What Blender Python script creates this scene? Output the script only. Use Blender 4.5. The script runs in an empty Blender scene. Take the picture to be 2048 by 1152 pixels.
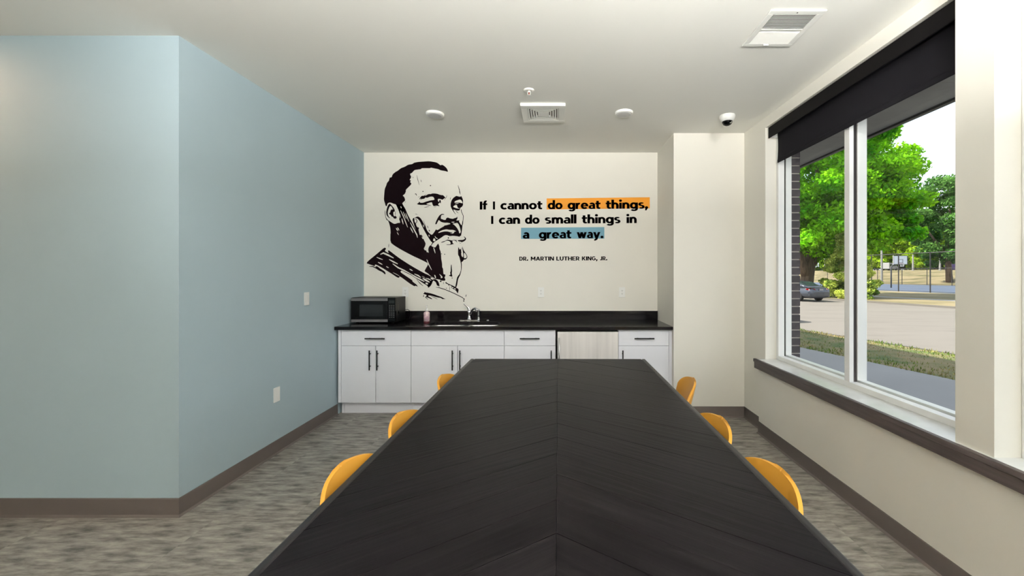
import bpy, math, random
import numpy as np
from mathutils import Vector, Matrix
from mathutils.geometry import tessellate_polygon

# ------------------------------------------------------------------ camera, world, sun, exposure
scene = bpy.context.scene
COL = scene.collection
F, CX, CY, CH = 820.0, 1112.0, 548.0, 1.46           # focal length in pixels, vanishing point, eye height
cam_d = bpy.data.cameras.new('camera'); cam = bpy.data.objects.new('camera', cam_d); COL.objects.link(cam)
cam.location = (0, 0, CH); cam.rotation_euler = (math.pi/2, 0, 0)
cam_d.sensor_width = 36.0; cam_d.lens = F/2048*36
cam_d.shift_x = -(CX-1024)/2048; cam_d.shift_y = -(576-CY)/2048
cam_d.clip_start = .02; cam_d.clip_end = 1000
scene.camera = cam
vs = scene.view_settings
vs.view_transform = 'Standard'; vs.look = 'None'; vs.gamma = 1; vs.use_curve_mapping = False
vs.exposure = 0.52

SKY_STRENGTH = 1.95
SUN_STRENGTH = 9.0
FILL_UP, FILL_DOWN, FILL_SPOT_W = 560.0, 3.0, 72.0  # strengths of the added fill lights

world = bpy.data.worlds.new('world'); scene.world = world; world.use_nodes = True
wn = world.node_tree; wn.nodes.clear()
def wnode(t): return wn.nodes.new(t)
tc = wnode('ShaderNodeTexCoord'); mp = wnode('ShaderNodeMapping'); mp.inputs['Scale'].default_value = (1.6, 1.6, 4.5)
nz = wnode('ShaderNodeTexNoise'); nz.inputs['Scale'].default_value = 1.7; nz.inputs['Detail'].default_value = 6; nz.inputs['Roughness'].default_value = .55
cr = wnode('ShaderNodeValToRGB'); cr.color_ramp.elements[0].position = .34; cr.color_ramp.elements[1].position = .66
cr.color_ramp.elements[0].color = (.36, .43, .52, 1); cr.color_ramp.elements[1].color = (.66, .68, .71, 1)
bg = wnode('ShaderNodeBackground'); bg.inputs['Strength'].default_value = SKY_STRENGTH; wo = wnode('ShaderNodeOutputWorld')
wn.links.new(tc.outputs['Generated'], mp.inputs['Vector']); wn.links.new(mp.outputs['Vector'], nz.inputs['Vector'])
wn.links.new(nz.outputs['Fac'], cr.inputs['Fac']); wn.links.new(cr.outputs['Color'], bg.inputs['Color']); wn.links.new(bg.outputs['Background'], wo.inputs['Surface'])

sun_d = bpy.data.lights.new('sun', 'SUN'); sun = bpy.data.objects.new('sun', sun_d); COL.objects.link(sun)
sun_d.energy = SUN_STRENGTH; sun_d.angle = math.radians(1.2); sun_d.color = (1, .93, .82)
sdir = Vector((math.cos(math.radians(50)), -.10, -math.sin(math.radians(50))))   # the way the sunlight travels
sun.rotation_euler = sdir.to_track_quat('-Z', 'Y').to_euler(); sun.location = (-10, 4, 20)

# ------------------------------------------------------------------ helpers
R = random.Random(7)
def lin(c):
    c = c/255.0
    return c/12.92 if c <= .04045 else ((c+.055)/1.055)**2.4
def rgb(r, g, b): return (lin(r), lin(g), lin(b), 1)
EXT = .32
def ext(r, g, b): return (lin(r)*EXT, lin(g)*EXT, lin(b)*EXT, 1)     # outdoor surfaces, true daylight reflectances
def P(x, y, D): return Vector(((x-CX)*D/F, D, CH-(y-CY)*D/F))

MATS = {}
def mat(name, color, rough=.6, metal=0.0, spec=.5, noise=None, bump=None, emit=None, coat=0.0, var=None, translucent=0.0):
    """noise=(scale xyz, second colour, lo, hi, detail); bump=(scale xyz, strength, distance)"""
    m = bpy.data.materials.new(name); m.use_nodes = True; nt = m.node_tree; N = nt.nodes; L = nt.links
    b = N['Principled BSDF']
    b.inputs['Base Color'].default_value = color; b.inputs['Roughness'].default_value = rough
    b.inputs['Metallic'].default_value = metal; b.inputs['Specular IOR Level'].default_value = spec
    b.inputs['Coat Weight'].default_value = coat
    def coords(scale):
        t = N.new('ShaderNodeTexCoord'); q = N.new('ShaderNodeMapping'); q.inputs['Scale'].default_value = scale[:3]
        src = t.outputs['Object']
        if len(scale) > 3:
            w = N.new('ShaderNodeMapping'); w.inputs['Rotation'].default_value = (0, 0, scale[3]); L.new(src, w.inputs['Vector']); src = w.outputs['Vector']
        L.new(src, q.inputs['Vector']); return q.outputs['Vector']
    col = None
    if noise:
        n = N.new('ShaderNodeTexNoise'); n.inputs['Scale'].default_value = 1; n.inputs['Detail'].default_value = noise[4] if len(noise) > 4 else 4
        n.inputs['Roughness'].default_value = .62
        L.new(coords(noise[0]), n.inputs['Vector'])
        r = N.new('ShaderNodeValToRGB'); r.color_ramp.elements[0].position = noise[2]; r.color_ramp.elements[1].position = noise[3]
        r.color_ramp.elements[0].color = color; r.color_ramp.elements[1].color = noise[1]
        L.new(n.outputs['Fac'], r.inputs['Fac']); col = r.outputs['Color']
    if var:                                             # per-island or per-object random tint
        src = N.new('ShaderNodeNewGeometry').outputs['Random Per Island'] if var[0] == 'island' else N.new('ShaderNodeObjectInfo').outputs['Random']
        mr = N.new('ShaderNodeMapRange'); mr.inputs['To Min'].default_value = var[1]; mr.inputs['To Max'].default_value = var[2]; L.new(src, mr.inputs['Value'])
        hs = N.new('ShaderNodeHueSaturation'); L.new(mr.outputs['Result'], hs.inputs['Value'])
        if col: L.new(col, hs.inputs['Color'])
        else: hs.inputs['Color'].default_value = color
        col = hs.outputs['Color']
    if col: L.new(col, b.inputs['Base Color'])
    if bump:
        n = N.new('ShaderNodeTexNoise'); n.inputs['Scale'].default_value = 1; n.inputs['Detail'].default_value = 5
        L.new(coords(bump[0]), n.inputs['Vector'])
        bp = N.new('ShaderNodeBump'); bp.inputs['Strength'].default_value = bump[1]; bp.inputs['Distance'].default_value = bump[2]
        L.new(n.outputs['Fac'], bp.inputs['Height']); L.new(bp.outputs['Normal'], b.inputs['Normal'])
    if emit:
        b.inputs['Emission Color'].default_value = emit[0]; b.inputs['Emission Strength'].default_value = emit[1]
    if translucent:
        tr = N.new('ShaderNodeBsdfTranslucent'); mx = N.new('ShaderNodeMixShader'); mx.inputs[0].default_value = translucent
        if col: L.new(col, tr.inputs['Color'])
        else: tr.inputs['Color'].default_value = color
        L.new(b.outputs[0], mx.inputs[1]); L.new(tr.outputs[0], mx.inputs[2]); L.new(mx.outputs[0], N['Material Output'].inputs['Surface'])
    MATS[name] = m
    return m
def glass_mat(name, tint=(1, 1, 1, 1), refl=.06, rough=0.0):
    m = bpy.data.materials.new(name); m.use_nodes = True; nt = m.node_tree; N = nt.nodes; L = nt.links
    N.remove(N['Principled BSDF'])
    t = N.new('ShaderNodeBsdfTransparent'); t.inputs['Color'].default_value = tint
    g = N.new('ShaderNodeBsdfGlossy'); g.inputs['Roughness'].default_value = rough
    x = N.new('ShaderNodeMixShader'); x.inputs[0].default_value = refl
    L.new(t.outputs[0], x.inputs[1]); L.new(g.outputs[0], x.inputs[2]); L.new(x.outputs[0], N['Material Output'].inputs['Surface'])
    MATS[name] = m; return m

class MB:
    def __init__(s): s.v = []; s.f = []
    def add(s, vs, fs):
        o = len(s.v); s.v += [tuple(p) for p in vs]; s.f += [tuple(i+o for i in q) for q in fs]; return s
    def box(s, x0, x1, y0, y1, z0, z1):
        v = [(x0,y0,z0),(x1,y0,z0),(x1,y1,z0),(x0,y1,z0),(x0,y0,z1),(x1,y0,z1),(x1,y1,z1),(x0,y1,z1)]
        return s.add(v, [(3,2,1,0),(4,5,6,7),(0,1,5,4),(1,2,6,5),(2,3,7,6),(3,0,4,7)])
    def quad(s, a, b, c, d): return s.add([a,b,c,d], [(0,1,2,3)])
    def prism(s, poly, z0, z1):
        """poly in xy (counter clockwise), extruded along z"""
        n = len(poly)
        v = [(x,y,z0) for x,y in poly]+[(x,y,z1) for x,y in poly]
        tris = tessellate_polygon([[Vector((x,y,0)) for x,y in poly]])
        f = [tuple(t[::-1]) for t in tris]+[tuple(i+n for i in t) for t in tris]
        f += [(i,(i+1)%n,(i+1)%n+n,i+n) for i in range(n)]
        return s.add(v, f)
    def extrude(s, poly, a, b, fn):
        """poly of 2d points, fn(u, v, t) -> 3d, between t=a and t=b"""
        n = len(poly); v = [fn(u,w,a) for u,w in poly]+[fn(u,w,b) for u,w in poly]
        tris = tessellate_polygon([[Vector((u,w,0)) for u,w in poly]])
        f = [tuple(t[::-1]) for t in tris]+[tuple(i+n for i in t) for t in tris]
        f += [(i,(i+1)%n,(i+1)%n+n,i+n) for i in range(n)]
        return s.add(v, f)
    def tube(s, pts, rad, seg=10, cap=True):
        pts = [Vector(p) for p in pts]; n = len(pts)
        rs = rad if isinstance(rad, (list, tuple)) else [rad]*n
        o = []; ref = None
        for i, p in enumerate(pts):
            t = (pts[min(i+1,n-1)]-pts[max(i-1,0)]).normalized()
            if ref is None: ref = t.orthogonal().normalized()
            u = (ref-t*ref.dot(t))
            u = u.normalized() if u.length > 1e-5 else t.orthogonal().normalized()
            w = t.cross(u); ref = u
            o.append([p+(u*math.cos(a)+w*math.sin(a))*rs[i] for a in [2*math.pi*k/seg for k in range(seg)]])
        v = [q for r in o for q in r]; f = []
        for i in range(n-1):
            for k in range(seg):
                a = i*seg+k; b = i*seg+(k+1)%seg; f.append((a,b,b+seg,a+seg))
        if cap: f.append(tuple(range(seg))[::-1]); f.append(tuple((n-1)*seg+k for k in range(seg)))
        return s.add(v, f)
    def lathe(s, prof, c=(0,0,0), seg=24, ax='z'):
        v = []; f = []; n = len(prof)
        for r, h in prof:
            for k in range(seg):
                a = 2*math.pi*k/seg; x, y = r*math.cos(a), r*math.sin(a)
                q = (x,y,h) if ax == 'z' else ((h,x,y) if ax == 'x' else (x,h,y))
                v.append((q[0]+c[0], q[1]+c[1], q[2]+c[2]))
        for i in range(n-1):
            for k in range(seg):
                a = i*seg+k; b = i*seg+(k+1)%seg; f.append((a,b,b+seg,a+seg))
        if prof[0][0] > 1e-4: f.append(tuple(range(seg))[::-1])
        if prof[-1][0] > 1e-4: f.append(tuple((n-1)*seg+k for k in range(seg)))
        return s.add(v, f)
    def loft(s, rings, cap=True):
        n = len(rings[0]); v = [p for r in rings for p in r]; f = []
        for i in range(len(rings)-1):
            for k in range(n):
                a = i*n+k; b = i*n+(k+1)%n; f.append((a,b,b+n,a+n))
        if cap: f.append(tuple(range(n))[::-1]); f.append(tuple((len(rings)-1)*n+k for k in range(n)))
        return s.add(v, f)
    def grid(s, rows):
        n = len(rows[0]); v = [p for r in rows for p in r]; f = []
        for i in range(len(rows)-1):
            for k in range(n-1):
                a = i*n+k; f.append((a,a+1,a+n+1,a+n))
        return s.add(v, f)
    def mesh(s, name, m, smooth=False):
        me = bpy.data.meshes.new(name); me.from_pydata(s.v, [], s.f); me.materials.append(MATS[m] if isinstance(m, str) else m)
        if smooth: me.polygons.foreach_set('use_smooth', [True]*len(me.polygons))
        me.update(); return me
    def build(s, name, m, parent=None, smooth=False, bevel=0, seg=2, sub=0, fix=True):
        me = s.mesh(name, m, smooth)
        if fix:
            import bmesh
            bm = bmesh.new(); bm.from_mesh(me); bmesh.ops.recalc_face_normals(bm, faces=bm.faces); bm.to_mesh(me); bm.free()
        o = bpy.data.objects.new(name, me); COL.objects.link(o); o.parent = parent
        if bevel:
            b = o.modifiers.new('bevel', 'BEVEL'); b.width = bevel; b.segments = seg; b.limit_method = 'ANGLE'; b.angle_limit = math.radians(40)
        if sub:
            q = o.modifiers.new('subsurf', 'SUBSURF'); q.levels = sub; q.render_levels = sub
        if smooth and not sub:
            pass
        return o

def tag(o, label=None, cat=None, group=None, kind=None):
    if label: o['label'] = label
    if cat: o['category'] = cat
    if group: o['group'] = group
    if kind: o['kind'] = kind
    return o
def empty(name, loc=(0,0,0), rz=0, label=None, cat=None, group=None, kind=None):
    o = bpy.data.objects.new(name, None); COL.objects.link(o); o.location = loc; o.rotation_euler = (0,0,rz)
    o.empty_display_size = .05
    return tag(o, label, cat, group, kind)
def copy_tree(o, parent=None):
    c = o.copy(); COL.objects.link(c); c.parent = parent
    for ch in list(o.children): copy_tree(ch, c)
    return c
def box(name, m, parent, x0, x1, y0, y1, z0, z1, bevel=0, **k):
    return MB().box(x0,x1,y0,y1,z0,z1).build(name, m, parent, bevel=bevel, **k)
def struct(o): o['kind'] = 'structure'; return o

# ------------------------------------------------------------------ materials
mat('wall_paint', rgb(236, 233, 223), .75, noise=((1.3,1.3,1.3), rgb(234, 231, 221), .4, .6), bump=((140,140,140), .06, .002))
mat('ceiling_paint', rgb(240, 239, 232), .85, bump=((120,120,120), .08, .002))
mat('blue_paint', rgb(168, 187, 195), .7, noise=((.9,.9,.9), rgb(165, 184, 192), .35, .65), bump=((140,140,140), .07, .002))
mat('floor_vinyl', rgb(74, 71, 68), .45, noise=((6,24,8), rgb(178, 173, 164), .34, .72, 15), bump=((9,30,9), .4, .004), var=('object', .93, 1.06))
mat('floor_slab', rgb(120, 115, 108), .6, noise=((3,14,5), rgb(150, 145, 135), .4, .6))
mat('cove_base', rgb(88, 80, 76), .5)
mat('cabinet_white', rgb(236, 237, 243), .42)
mat('cabinet_gap', rgb(62, 60, 60), .8)
mat('black_stone', rgb(12, 9, 12), .14, spec=.3, noise=((60,60,60), rgb(26, 22, 26), .55, .75))
mat('black_metal', rgb(14, 13, 14), .5, spec=.15)
mat('steel', rgb(205, 203, 200), .28, metal=1.0, bump=((4,4,300), .05, .001))
mat('brushed_steel_sheen', rgb(244, 240, 236), .36, metal=.2, noise=((16,1,.5), rgb(224, 220, 216), .35, .7), bump=((9,1,.8), .25, .01))  # pale base and upright streaks paint in the bright reflections on the brushed door
mat('chrome', rgb(225, 225, 228), .08, metal=1.0)
mat('black_plastic', rgb(9, 9, 10), .4, spec=.15)
mat('black_gloss', rgb(5, 5, 6), .12, spec=.2)
mat('micro_window', rgb(26, 27, 29), .2)
mat('micro_trim', rgb(104, 104, 106), .45)
mat('button_print', rgb(66, 66, 68), .5)
mat('white_plastic', rgb(238, 238, 234), .4)
mat('slot_dark', rgb(70, 66, 62), .6)
mat('lamp_lens', rgb(206, 206, 206), .5)
mat('vent_dark', rgb(120, 112, 106), .8)
mat('vent_white', rgb(238, 238, 232), .5)
mat('sprinkler_red', rgb(150, 40, 30), .4)
mat('ink_black', rgb(20, 10, 14), .8, spec=.05)
mat('ink_orange', rgb(247, 160, 18), .6)
mat('ink_blue', rgb(112, 163, 182), .6)
mat('shade_black', rgb(33, 32, 36), .85, spec=.08, bump=((500,500,500), .1, .001))
mat('valance_black', rgb(17, 15, 16), .6, spec=.1)
mat('frame_white', rgb(240, 240, 238), .35)
mat('gasket', rgb(38, 33, 34), .7)
mat('sill_top', rgb(222, 224, 222), .22, noise=((3,9,3), rgb(214, 216, 214), .4, .6))
mat('sill_wood', rgb(78, 69, 67), .5, noise=((40,3,60), rgb(62, 54, 53), .4, .6), bump=((60,3,80), .2, .002))
mat('mustard', rgb(220, 158, 58), .42, spec=.4)
mat('chair_leg', rgb(40, 36, 34), .45)
for nm, ang in (('table_wood_a', math.radians(35)), ('table_wood_b', math.radians(-35)), ('table_wood_edge', math.radians(90))):
    mat(nm, rgb(12, 10, 12), .32, spec=.05, noise=((3,55,20,ang), rgb(22, 20, 21), .42, .72, 8), bump=((4,60,20,ang), .25, .003), var=('object', .85, 1.15))
mat('table_edge', rgb(20, 18, 20), .35, spec=.5, bump=((40,6,40), .4, .003))
mat('soap_clear', rgb(240, 236, 236), .1)
mat('soap_pink', rgb(214, 172, 190), .25, noise=((60,60,60), rgb(240, 224, 214), .45, .6))
mat('soap_band', rgb(92, 30, 40), .3)
glass_mat('window_glass', (.985, .995, .99, 1), .015)
mat('brick', rgb(62, 56, 60), .8, noise=((30,30,30), rgb(78, 71, 74), .4, .65), var=('object', .8, 1.2), bump=((60,60,60), .4, .004))
mat('mortar', rgb(176, 168, 160), .9)
mat('soffit', rgb(150, 147, 143), .7, noise=((1.5,1.5,1.5), rgb(132, 129, 126), .4, .65))
mat('fascia', ext(58, 58, 60), .5)
mat('exterior_wall', ext(120, 112, 108), .9)
mat('sidewalk', ext(216, 215, 216), .85, noise=((.8,.8,.8), ext(228, 227, 228), .35, .65, 8), bump=((80,80,80), .2, .004))
mat('road', ext(178, 170, 161), .9, noise=((.5,2.4,1,.24), ext(146, 138, 130), .5, .8, 9))
mat('curb', ext(160, 154, 146), .9)
mat('grass_dry', ext(196, 176, 124), .95, noise=((1.4,1.4,1.4), ext(104, 140, 54), .42, .64, 9), bump=((14,14,14), .6, .03))
mat('grass_far', ext(206, 186, 138), .95, noise=((.3,.3,.3), ext(132, 128, 70), .42, .66, 12))
mat('grass_blade', rgb(96, 120, 44), .9, var=('island', .6, 1.5), translucent=.3, noise=((.8,.8,.8), rgb(150, 136, 90), .45, .6))
mat('court_blue', ext(104, 124, 158), .85, noise=((.1,.1,.1), ext(118, 136, 164), .4, .6))
mat('leaf_maple', rgb(152, 214, 30), .7, spec=.08, var=('island', .5, 1.4), translucent=.5, noise=((.28,.28,.28), rgb(72, 158, 20), .42, .62))
mat('leaf_dark', rgb(72, 116, 52), .7, spec=.08, var=('island', .6, 1.35), translucent=.35, noise=((.25,.25,.25), rgb(98, 140, 66), .42, .62))
mat('leaf_pine', rgb(204, 214, 104), .7, spec=.08, var=('island', .6, 1.4), translucent=.35, noise=((.8,.8,.8), rgb(92, 130, 44), .42, .62))
mat('leaf_back', rgb(162, 192, 44), .7, spec=.08, var=('island', .6, 1.3), translucent=.4, noise=((.15,.15,.15), rgb(88, 134, 30), .42, .62))
mat('bark', rgb(120, 100, 82), .95, noise=((6,6,1.2), rgb(80, 66, 54), .4, .6), bump=((8,8,1.5), .8, .08))
mat('car_grey', rgb(66, 71, 82), .25, metal=.5, coat=.6)
mat('car_brown', ext(120, 114, 108), .25, metal=.5, coat=.6)
mat('car_glass', rgb(40, 52, 52), .06, spec=.8)
mat('tail_light', ext(190, 20, 28), .2)
mat('head_light', rgb(225, 225, 225), .15)
mat('tyre', rgb(26, 25, 25), .8)
mat('hub_alloy', rgb(190, 190, 192), .3, metal=.8)
mat('plate_white', ext(230, 230, 232), .4)
mat('fence_black', rgb(38, 36, 38), .5)
mat('pole_white', ext(214, 214, 210), .5)
mat('pole_grey', ext(130, 132, 136), .5)
mat('board_white', rgb(222, 224, 224), .4)
mat('hoop_red', ext(214, 84, 52), .5)
mat('booth_purple', ext(98, 78, 150), .5)
mat('booth_roof', ext(232, 232, 236), .5)
mat('van_white', ext(236, 236, 238), .4)
mat('fill_glow_down', rgb(240, 240, 236), .5, emit=((1, .988, .96, 1), FILL_DOWN))  # glow of the added fill lights, here and in the next two
mat('fill_glow_up_dim', rgb(240, 240, 236), .5, emit=((1, .988, .96, 1), FILL_UP*.12))
mat('fill_glow_up', rgb(240, 240, 236), .5, emit=((1, .988, .96, 1), FILL_UP))
mat('warm_lamp', rgb(240, 230, 210), .5, emit=((1, .62, .38, 1), 270))

# ------------------------------------------------------------------ room shell
H = 2.896            # ceiling height
XL, DL = -2.272, 2.47   # blue wall corner
DW = 4.85            # back wall
XR, XS = 1.92, 1.86  # right wall above and below the sill
DPIER, XP = 4.18, 1.20
XE, DB = -6.3, -4.2  # far left end, wall behind the camera

fl = struct(box('floor', 'floor_slab', None, XE, XR+.05, DB, DW, -.18, -.003))
# vinyl tiles in the part of the floor that shows
tw, tl = .914, .457
tile_me = {}
def tile(x0, x1, y0, y1):
    key = (round(x1-x0, 4), round(y1-y0, 4))
    if key not in tile_me:
        tile_me[key] = MB().box(0, key[0]-.0006, 0, key[1]-.0006, -.003, 0).mesh('tile', 'floor_vinyl')
    o = bpy.data.objects.new('tile', tile_me[key]); COL.objects.link(o); o.parent = fl; o.location = (x0, y0, 0)
row = 0; y = 0.2
while y < DW-.02:
    y1 = min(y+tl, DW); x = XE+(.457 if row % 2 else 0)-.3
    while x < XR:
        a, b = max(x, XE), min(x+tw, XR)
        if b-a > .01 and not (b < XL-.01 and y > DL): tile(a, b, y, y1)
        x += tw
    y = y1; row += 1

struct(box('ceiling', 'ceiling_paint', None, XE-.2, 2.2, DB-.2, DW+.2, H, H+.25))
struct(box('wall_back', 'wall_paint', None, XL-.2, 2.2, DW, DW+.2, -.18, H))
struct(box('wall_pier', 'wall_paint', None, XP, XR+.02, DPIER, DW, 0, H))
struct(box('wall_left', 'blue_paint', None, XE, XL, DL, DW+.2, 0, H))
struct(box('wall_end', 'wall_paint', None, XE-.2, XE, DB-.2, DW+.2, -.18, H))
# right wall with its window openings
ZS, ZH = .68, 2.80
D1a, D1b = 1.91, 3.76
openings = [(D1a, D1b), (-.25, 1.74)]
w = MB()
w.box(XR, 2.13, D1b, DW+.2, 0, H)
w.box(XS, 2.13, DB, D1b, 0, ZS-.03)
w.box(XR, 2.22, DB, D1b, ZH, H)
prev = DB
for a, b in sorted(openings):
    w.box(XS, 2.13, prev, a, ZS-.03, H); prev = b
struct(w.build('wall_right', 'wall_paint'))
struct(box('wall_rear', 'wall_paint', None, XE, 2.2, DB-.2, DB, -.18, H))

# cove base
PROF = [(0, 0), (.016, 0), (.006, .012), (.004, .105), (.002, .11), (0, .11)]
def sweep(path, name):
    n = len(path); rings = []
    for i, p in enumerate(path):
        p = Vector(p); a = (p-Vector(path[i-1])).normalized() if i else None; b = (Vector(path[i+1])-p).normalized() if i < n-1 else None
        a = a or b; b = b or a
        na, nb = Vector((-a.y, a.x)), Vector((-b.y, b.x)); m = (na+nb); m = m/(m.length_squared/2) if m.length > 1e-4 else na
        rings.append([(p.x+m.x*u, p.y+m.y*u, z+.0005) for u, z in PROF])
    return struct(MB().loft(rings).build(name, 'cove_base', None))
sweep([(XL, 4.272), (XL, DL), (XE, DL)][::-1] if False else [(XE, DL), (XL, DL), (XL, 4.262)][::-1], 'baseboard_left')
sweep([(XP+.002, DPIER), (XR, DPIER), (XR, D1b+.001)][::-1], 'baseboard_pier')
sweep([(XR, D1b+.0002), (XS, D1b+.0002), (XS, DB)][::-1], 'baseboard_right')

# ------------------------------------------------------------------ windows
def window(name, a, b, xf, mulls, shade=False):
    r = empty(name, (0, 0, 0), kind='structure')
    def ring(nm, m, x0, x1, wd, lo=None):
        lo = lo or wd
        MBs = [(x0,x1,a,a+wd,ZS,ZH),(x0,x1,b-wd,b,ZS,ZH),(x0,x1,a+wd,b-wd,ZS,ZS+lo),(x0,x1,a+wd,b-wd,ZH-wd,ZH)]
        q = MB()
        for t in MBs: q.box(*t)
        return q.build(nm, m, r, bevel=.0015)
    ring('inner_frame', 'frame_white', xf, xf+.055, .035, .036)
    ring('gasket', 'gasket', xf+.0555, xf+.068, .028, .028)
    ring('outer_frame', 'frame_white', xf+.0685, xf+.12, .036, .046)
    cuts = [a+.02]+mulls+[b-.02]
    for c in mulls:
        box('mullion', 'frame_white', r, xf, xf+.03, c-.025, c+.025, ZS+.036, ZH-.035, bevel=.002)
        box('mullion_gasket', 'gasket', r, xf+.0305, xf+.055, c-.018, c+.018, ZS+.036, ZH-.035)
        box('mullion_cap', 'frame_white', r, xf+.0555, xf+.12, c-.027, c+.027, ZS+.046, ZH-.036, bevel=.002)
    for i in range(len(cuts)-1):
        box('pane', 'window_glass', r, xf+.059, xf+.065, cuts[i]+.03, cuts[i+1]-.03, ZS+.03, ZH-.03)
    return r
XF = 2.02
window('window_1', D1a, D1b, XF, [2.848])
window('window_2', -.25, 1.74, XF, [.75])
# white track at the pier edge of the next window
tr = empty('trim_1', (0, 0, 0), kind='structure')
box('side_track', 'frame_white', tr, 1.974, 2.019, 1.70, 1.738, ZS, 2.69, bevel=.002)
for z in (.83, 1.05, 1.6, 2.1):
    MB().lathe([(0,-.0006),(.0035,-.0004),(.0035,.002)], (1.985, 1.6995, z), 10, 'y').build('screw', 'slot_dark', tr)
# window sill
sl = empty('trim_2', (0, 0, 0), kind='structure')
box('sill_board', 'sill_top', sl, 1.8505, XF+.12, DB, D1b+.001, ZS-.028, ZS, bevel=.001)
box('sill_nose', 'sill_wood', sl, 1.824, 1.850, DB, D1b+.035, ZS-.028, ZS+.0005, bevel=.003)
box('sill_apron', 'sill_wood', sl, 1.830, 1.8595, DB, D1b+.03, ZS-.085, ZS-.0285, bevel=.002)

# roller blind with valance
bl = empty('roller_blind', (1.96, (D1a+D1b)/2, 2.48), 0, 'black roller blind hanging partly lowered in front of the big window', 'blind')
def L(o_loc, x0, x1, y0, y1, z0, z1): return (x0-o_loc[0], x1-o_loc[0], y0-o_loc[1], y1-o_loc[1], z0-o_loc[2], z1-o_loc[2])
bo = bl.location
box('valance', 'valance_black', bl, *L(bo, 1.934, 1.942, D1a+.003, 3.735, 2.694, 2.792), bevel=.002)
box('valance_top', 'valance_black', bl, *L(bo, 1.9425, 2.012, D1a+.003, 3.735, 2.786, 2.792))
box('end_bracket', 'white_plastic', bl, *L(bo, 1.943, 2.012, 3.728, 3.735, 2.70, 2.785))
MB().tube([(1.976-bo.x, D1a+.01-bo.y, 2.742-bo.z), (1.976-bo.x, 3.725-bo.y, 2.742-bo.z)], .024, 16).build('roller', 'shade_black', bl, smooth=True)
rows = []
for z in np.linspace(2.75, 2.478, 10):
    rows.append([(2.0+.004*math.sin((z-2.5)*14)*(1 if yy > 3.5 else .3)-bo.x, yy-bo.y, z-bo.z) for yy in np.linspace(D1a+.012, 3.70, 24)])
sh = MB().grid(rows).build('fabric', 'shade_black', bl, smooth=True, fix=False)
so = sh.modifiers.new('solid', 'SOLIDIFY'); so.thickness = .0012
box('hem_bar', 'shade_black', bl, *L(bo, 1.9965, 2.0045, D1a+.012, 3.70, 2.462, 2.492), bevel=.003)

# brick reveal outside the window
br = empty('wall_brick', (0, 0, 0), kind='structure')
box('mortar', 'mortar', br, 2.142, 2.217, 3.737, 4.6, -.2, 2.86)
bm_ = MB().box(0, .080, 0, .194, 0, .0607).mesh('brick', 'brick')
z = .60; k = 0
while z < 2.86:
    o = bpy.data.objects.new('brick', bm_); COL.objects.link(o); o.parent = br
    o.location = (2.1415+R.uniform(-.001, .0012), 3.731+R.uniform(-.001, .001), z); o.rotation_euler = (0, 0, R.uniform(-.006, .006))
    z += .0712; k += 1
# canopy over the window
cp = empty('canopy', (0, 0, 0), kind='structure')
ZC, XC = 2.86, 3.20
yy = 1.8
while yy < 8.9:
    box('soffit_panel', 'soffit', cp, 2.22, XC-.045, yy, yy+1.196, ZC, ZC+.02); yy += 1.2
box('drip_edge', 'fascia', cp, XC-.044, XC, 1.8, 9.0, ZC-.02, ZC+.30)
box('roof_slab', 'fascia', cp, 2.22, XC-.0445, 1.8, 9.0, ZC+.021, ZC+.28)
# the rest of the building (throws the shade on the pavement)
struct(box('wall_upper_storey', 'exterior_wall', None, -9, 2.2, -10, 30, H+.26, 6.6))
struct(box('wall_next_unit', 'exterior_wall', None, -9, 2.13, DW+.21, 30, -.2, H+.255))

# ------------------------------------------------------------------ kitchen run
DC = DW-.655      # worktop front
DD = DW-.615      # door faces
ZT = .92          # worktop height
def bar_handle(name, parent, cx, cz, vertical, L_=.203):
    q = MB(); h = L_/2; y0 = -.034
    if vertical:
        q.tube([(cx, y0, cz-h), (cx, y0, cz+h)], .0062, 10)
        for s in (-.064, .064): q.tube([(cx, y0, cz+s), (cx, -.0005, cz+s)], .0045, 8)
    else:
        q.tube([(cx-h, y0, cz), (cx+h, y0, cz)], .0062, 10)
        for s in (-.064, .064): q.tube([(cx+s, y0, cz), (cx+s, -.0005, cz)], .0045, 8)
    return q.build(name, 'black_metal', parent, smooth=True)
def cabinet(label, x0, x1, doors, drawer_handle=True):
    """doors: list of (xa, xb, handle x)"""
    cx = (x0+x1)/2
    r = empty('base_cabinet', (cx, DD, 0), 0, label, 'cabinet', 'white base cabinets under the black worktop')
    g = .0024
    a_, b_, d_ = x0-cx+.0008, x1-cx-.0008, DW-DD-.002
    q = MB().box(a_, a_+.018, .021, d_, .128, ZT-.0335).box(b_-.018, b_, .021, d_, .128, ZT-.0335).box(a_+.018, b_-.018, .021, d_, .128, .146).box(a_+.018, b_-.018, d_-.006, d_, .146, ZT-.0335)
    q.box(a_+.018, b_-.018, .021, .039, .700, .736).box(a_+.018, b_-.018, .021, .039, ZT-.06, ZT-.0335)
    q.build('carcass', 'cabinet_white', r)
    box('shadow_strip', 'cabinet_gap', r, x0-cx+.003, x1-cx-.003, .0195, .0208, .135, ZT-.04)
    box('toe_kick', 'cabinet_white', r, x0-cx+.0008, x1-cx-.0008, .075, .09, 0, .1275)
    d = box('drawer_front', 'cabinet_white', r, x0-cx+g, x1-cx-g, 0, .019, .7205, ZT-.036, bevel=.0012)
    if drawer_handle: bar_handle('handle', d, 0, .797, False)
    for a, b, hx in doors:
        e = box('door', 'cabinet_white', r, a-cx+g, b-cx-g, 0, .019, .130, .7175, bevel=.0012)
        bar_handle('handle', e, hx-cx, .574, True)
    return r
def cxp(x): return (x-CX)*DD/F
cabinet('leftmost white base cabinet, one drawer over a pair of doors, below the microwave', cxp(682.2), cxp(822), [(cxp(682.2), cxp(751.4), cxp(741.4)), (cxp(751.4), cxp(822), cxp(756.5))])
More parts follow.
